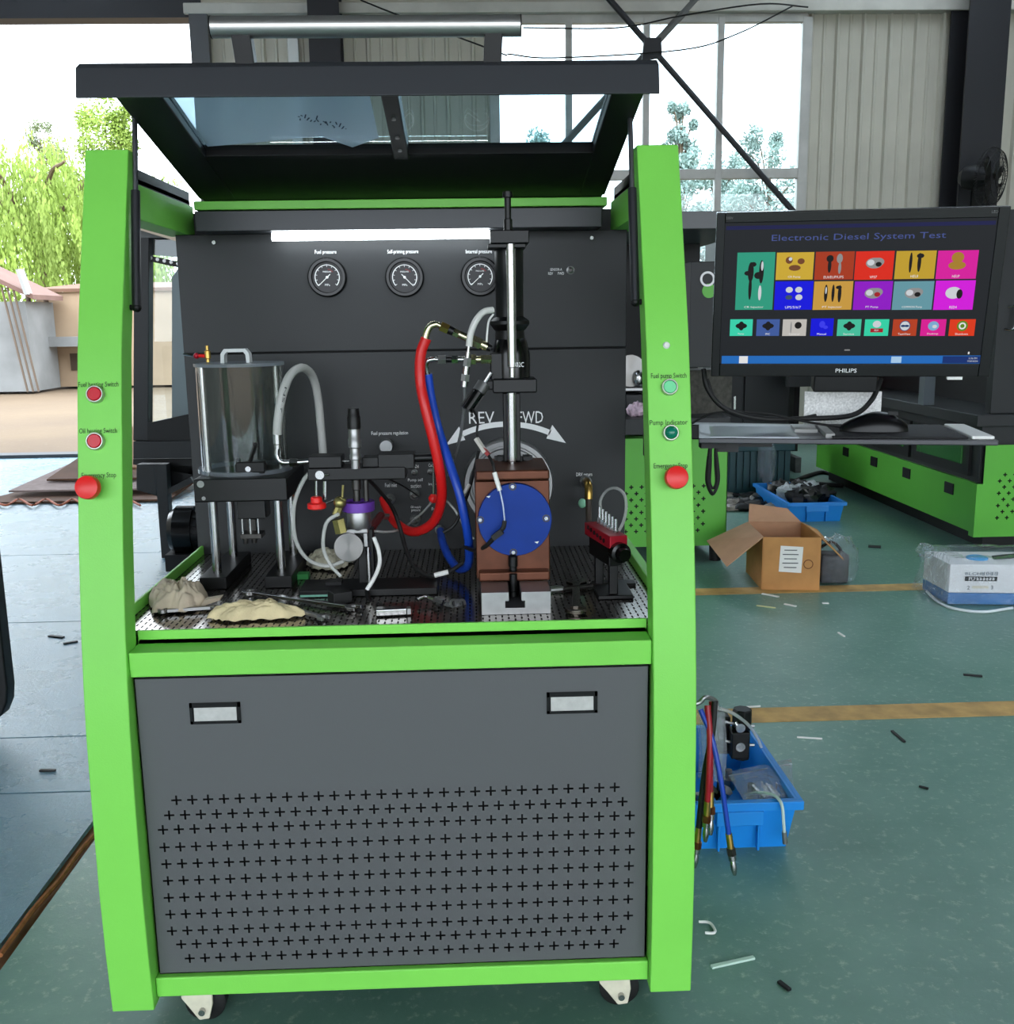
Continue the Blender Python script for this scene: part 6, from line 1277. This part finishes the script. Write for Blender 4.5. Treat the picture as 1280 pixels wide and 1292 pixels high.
# litter
LIT = [((1040+3, 722), (1062, 724), PAPER, 'white paper strip on the floor between carton and wrapped box', .012), ((962, 749), (983, 753), PAPER, 'white strip of plastic on the floor just before the carton', .012), ((955, 764), (979, 767), mat('pale_yellow', (200, 200, 150), .6), 'yellowish strip lying flat before the carton', .008), ((990, 762), (1005, 765), PAPER, 'short white strip on the floor near the parcel', .012), ((1038, 761), (1046, 761), PAPER, 'tiny white paper scrap on the floor between the tape lines', .014), ((1058, 798), (1066, 803), PAPER, 'small white scrap near the worn floor tape', .008), ((1096, 689), (1112, 690), RUB, 'black rubber offcut on the floor before the long cabinets', .045), ((1216, 851), (1240, 853), RUB, 'black strip lying beyond the yellow tape', .012), ((1126, 922), (1142, 936), RUB, 'black wire offcut near the yellow tape', .008), ((1160, 992), (1172, 995), RUB, 'small black sliver on the open green floor', .006), ((942, 892), (960, 891), PAPER, 'white strip on the yellow tape behind the blue crate', .006), ((1006, 930), (1038, 932), WHT, 'thin white thread right of the blue crate', .004), ((983, 1238), (997, 1249), RUB, 'short black rubber rod on the green floor', .009), ((898, 1220), (952, 1208), mat('clear_offcut', (188, 214, 200), .3), 'long clear tube offcut lying on the green floor', .009), ((50, 972), (70, 972), RUB, 'black rubber shred on the concrete slab', .01), ((62, 802), (80, 804), RUB, 'black shred lying on the sky-tinted slab', .016), ((80, 812), (98, 809), RUB, 'second black shred on the sky-tinted slab', .016)]
for (a, b2, m, lb_, r) in LIT:
    mb = MB(); mb.bar(P(*a, Z=.003), P(*b2, Z=.003), r, .005); tag(mb.build('floor_scrap', m, bevel=.001), lb_, 'litter')
mb = MB(); mb.tube([P(882, 1163, Z=.005), P(895, 1164, Z=.005), P(902, 1172, Z=.005), P(901, 1177, Z=.005), P(890, 1177, Z=.005)], .003, 8); tag(mb.build('hooked_wire', WHT), 'white hooked plastic wire on the floor beside the green post', 'litter')
for k in range(30):
    c = P(random.uniform(905, 985), random.uniform(606, 650), Z=0); c = V((c.x, c.y, 0)); s = random.uniform(.03, .07); mb = MB(); mb.ball(c+V((0, 0, s*.4)), s, 10, 6, (1.3, 1, .5), lambda d: 1+.6*noise.noise(d*4+V((k, 0, 0))))
    for v_ in mb.v: v_.z = max(0, v_.z)
    tag(mb.build('swarf_scrap', [DSTEEL, RUB, mat('grey_swarf', (130, 122, 112), .5, .3, var=.4, vscale=30)][k % 3]), 'lump of dark scrap in the heap between the green cabinet and teal crate', 'scrap', 'scrap heap behind the carton')
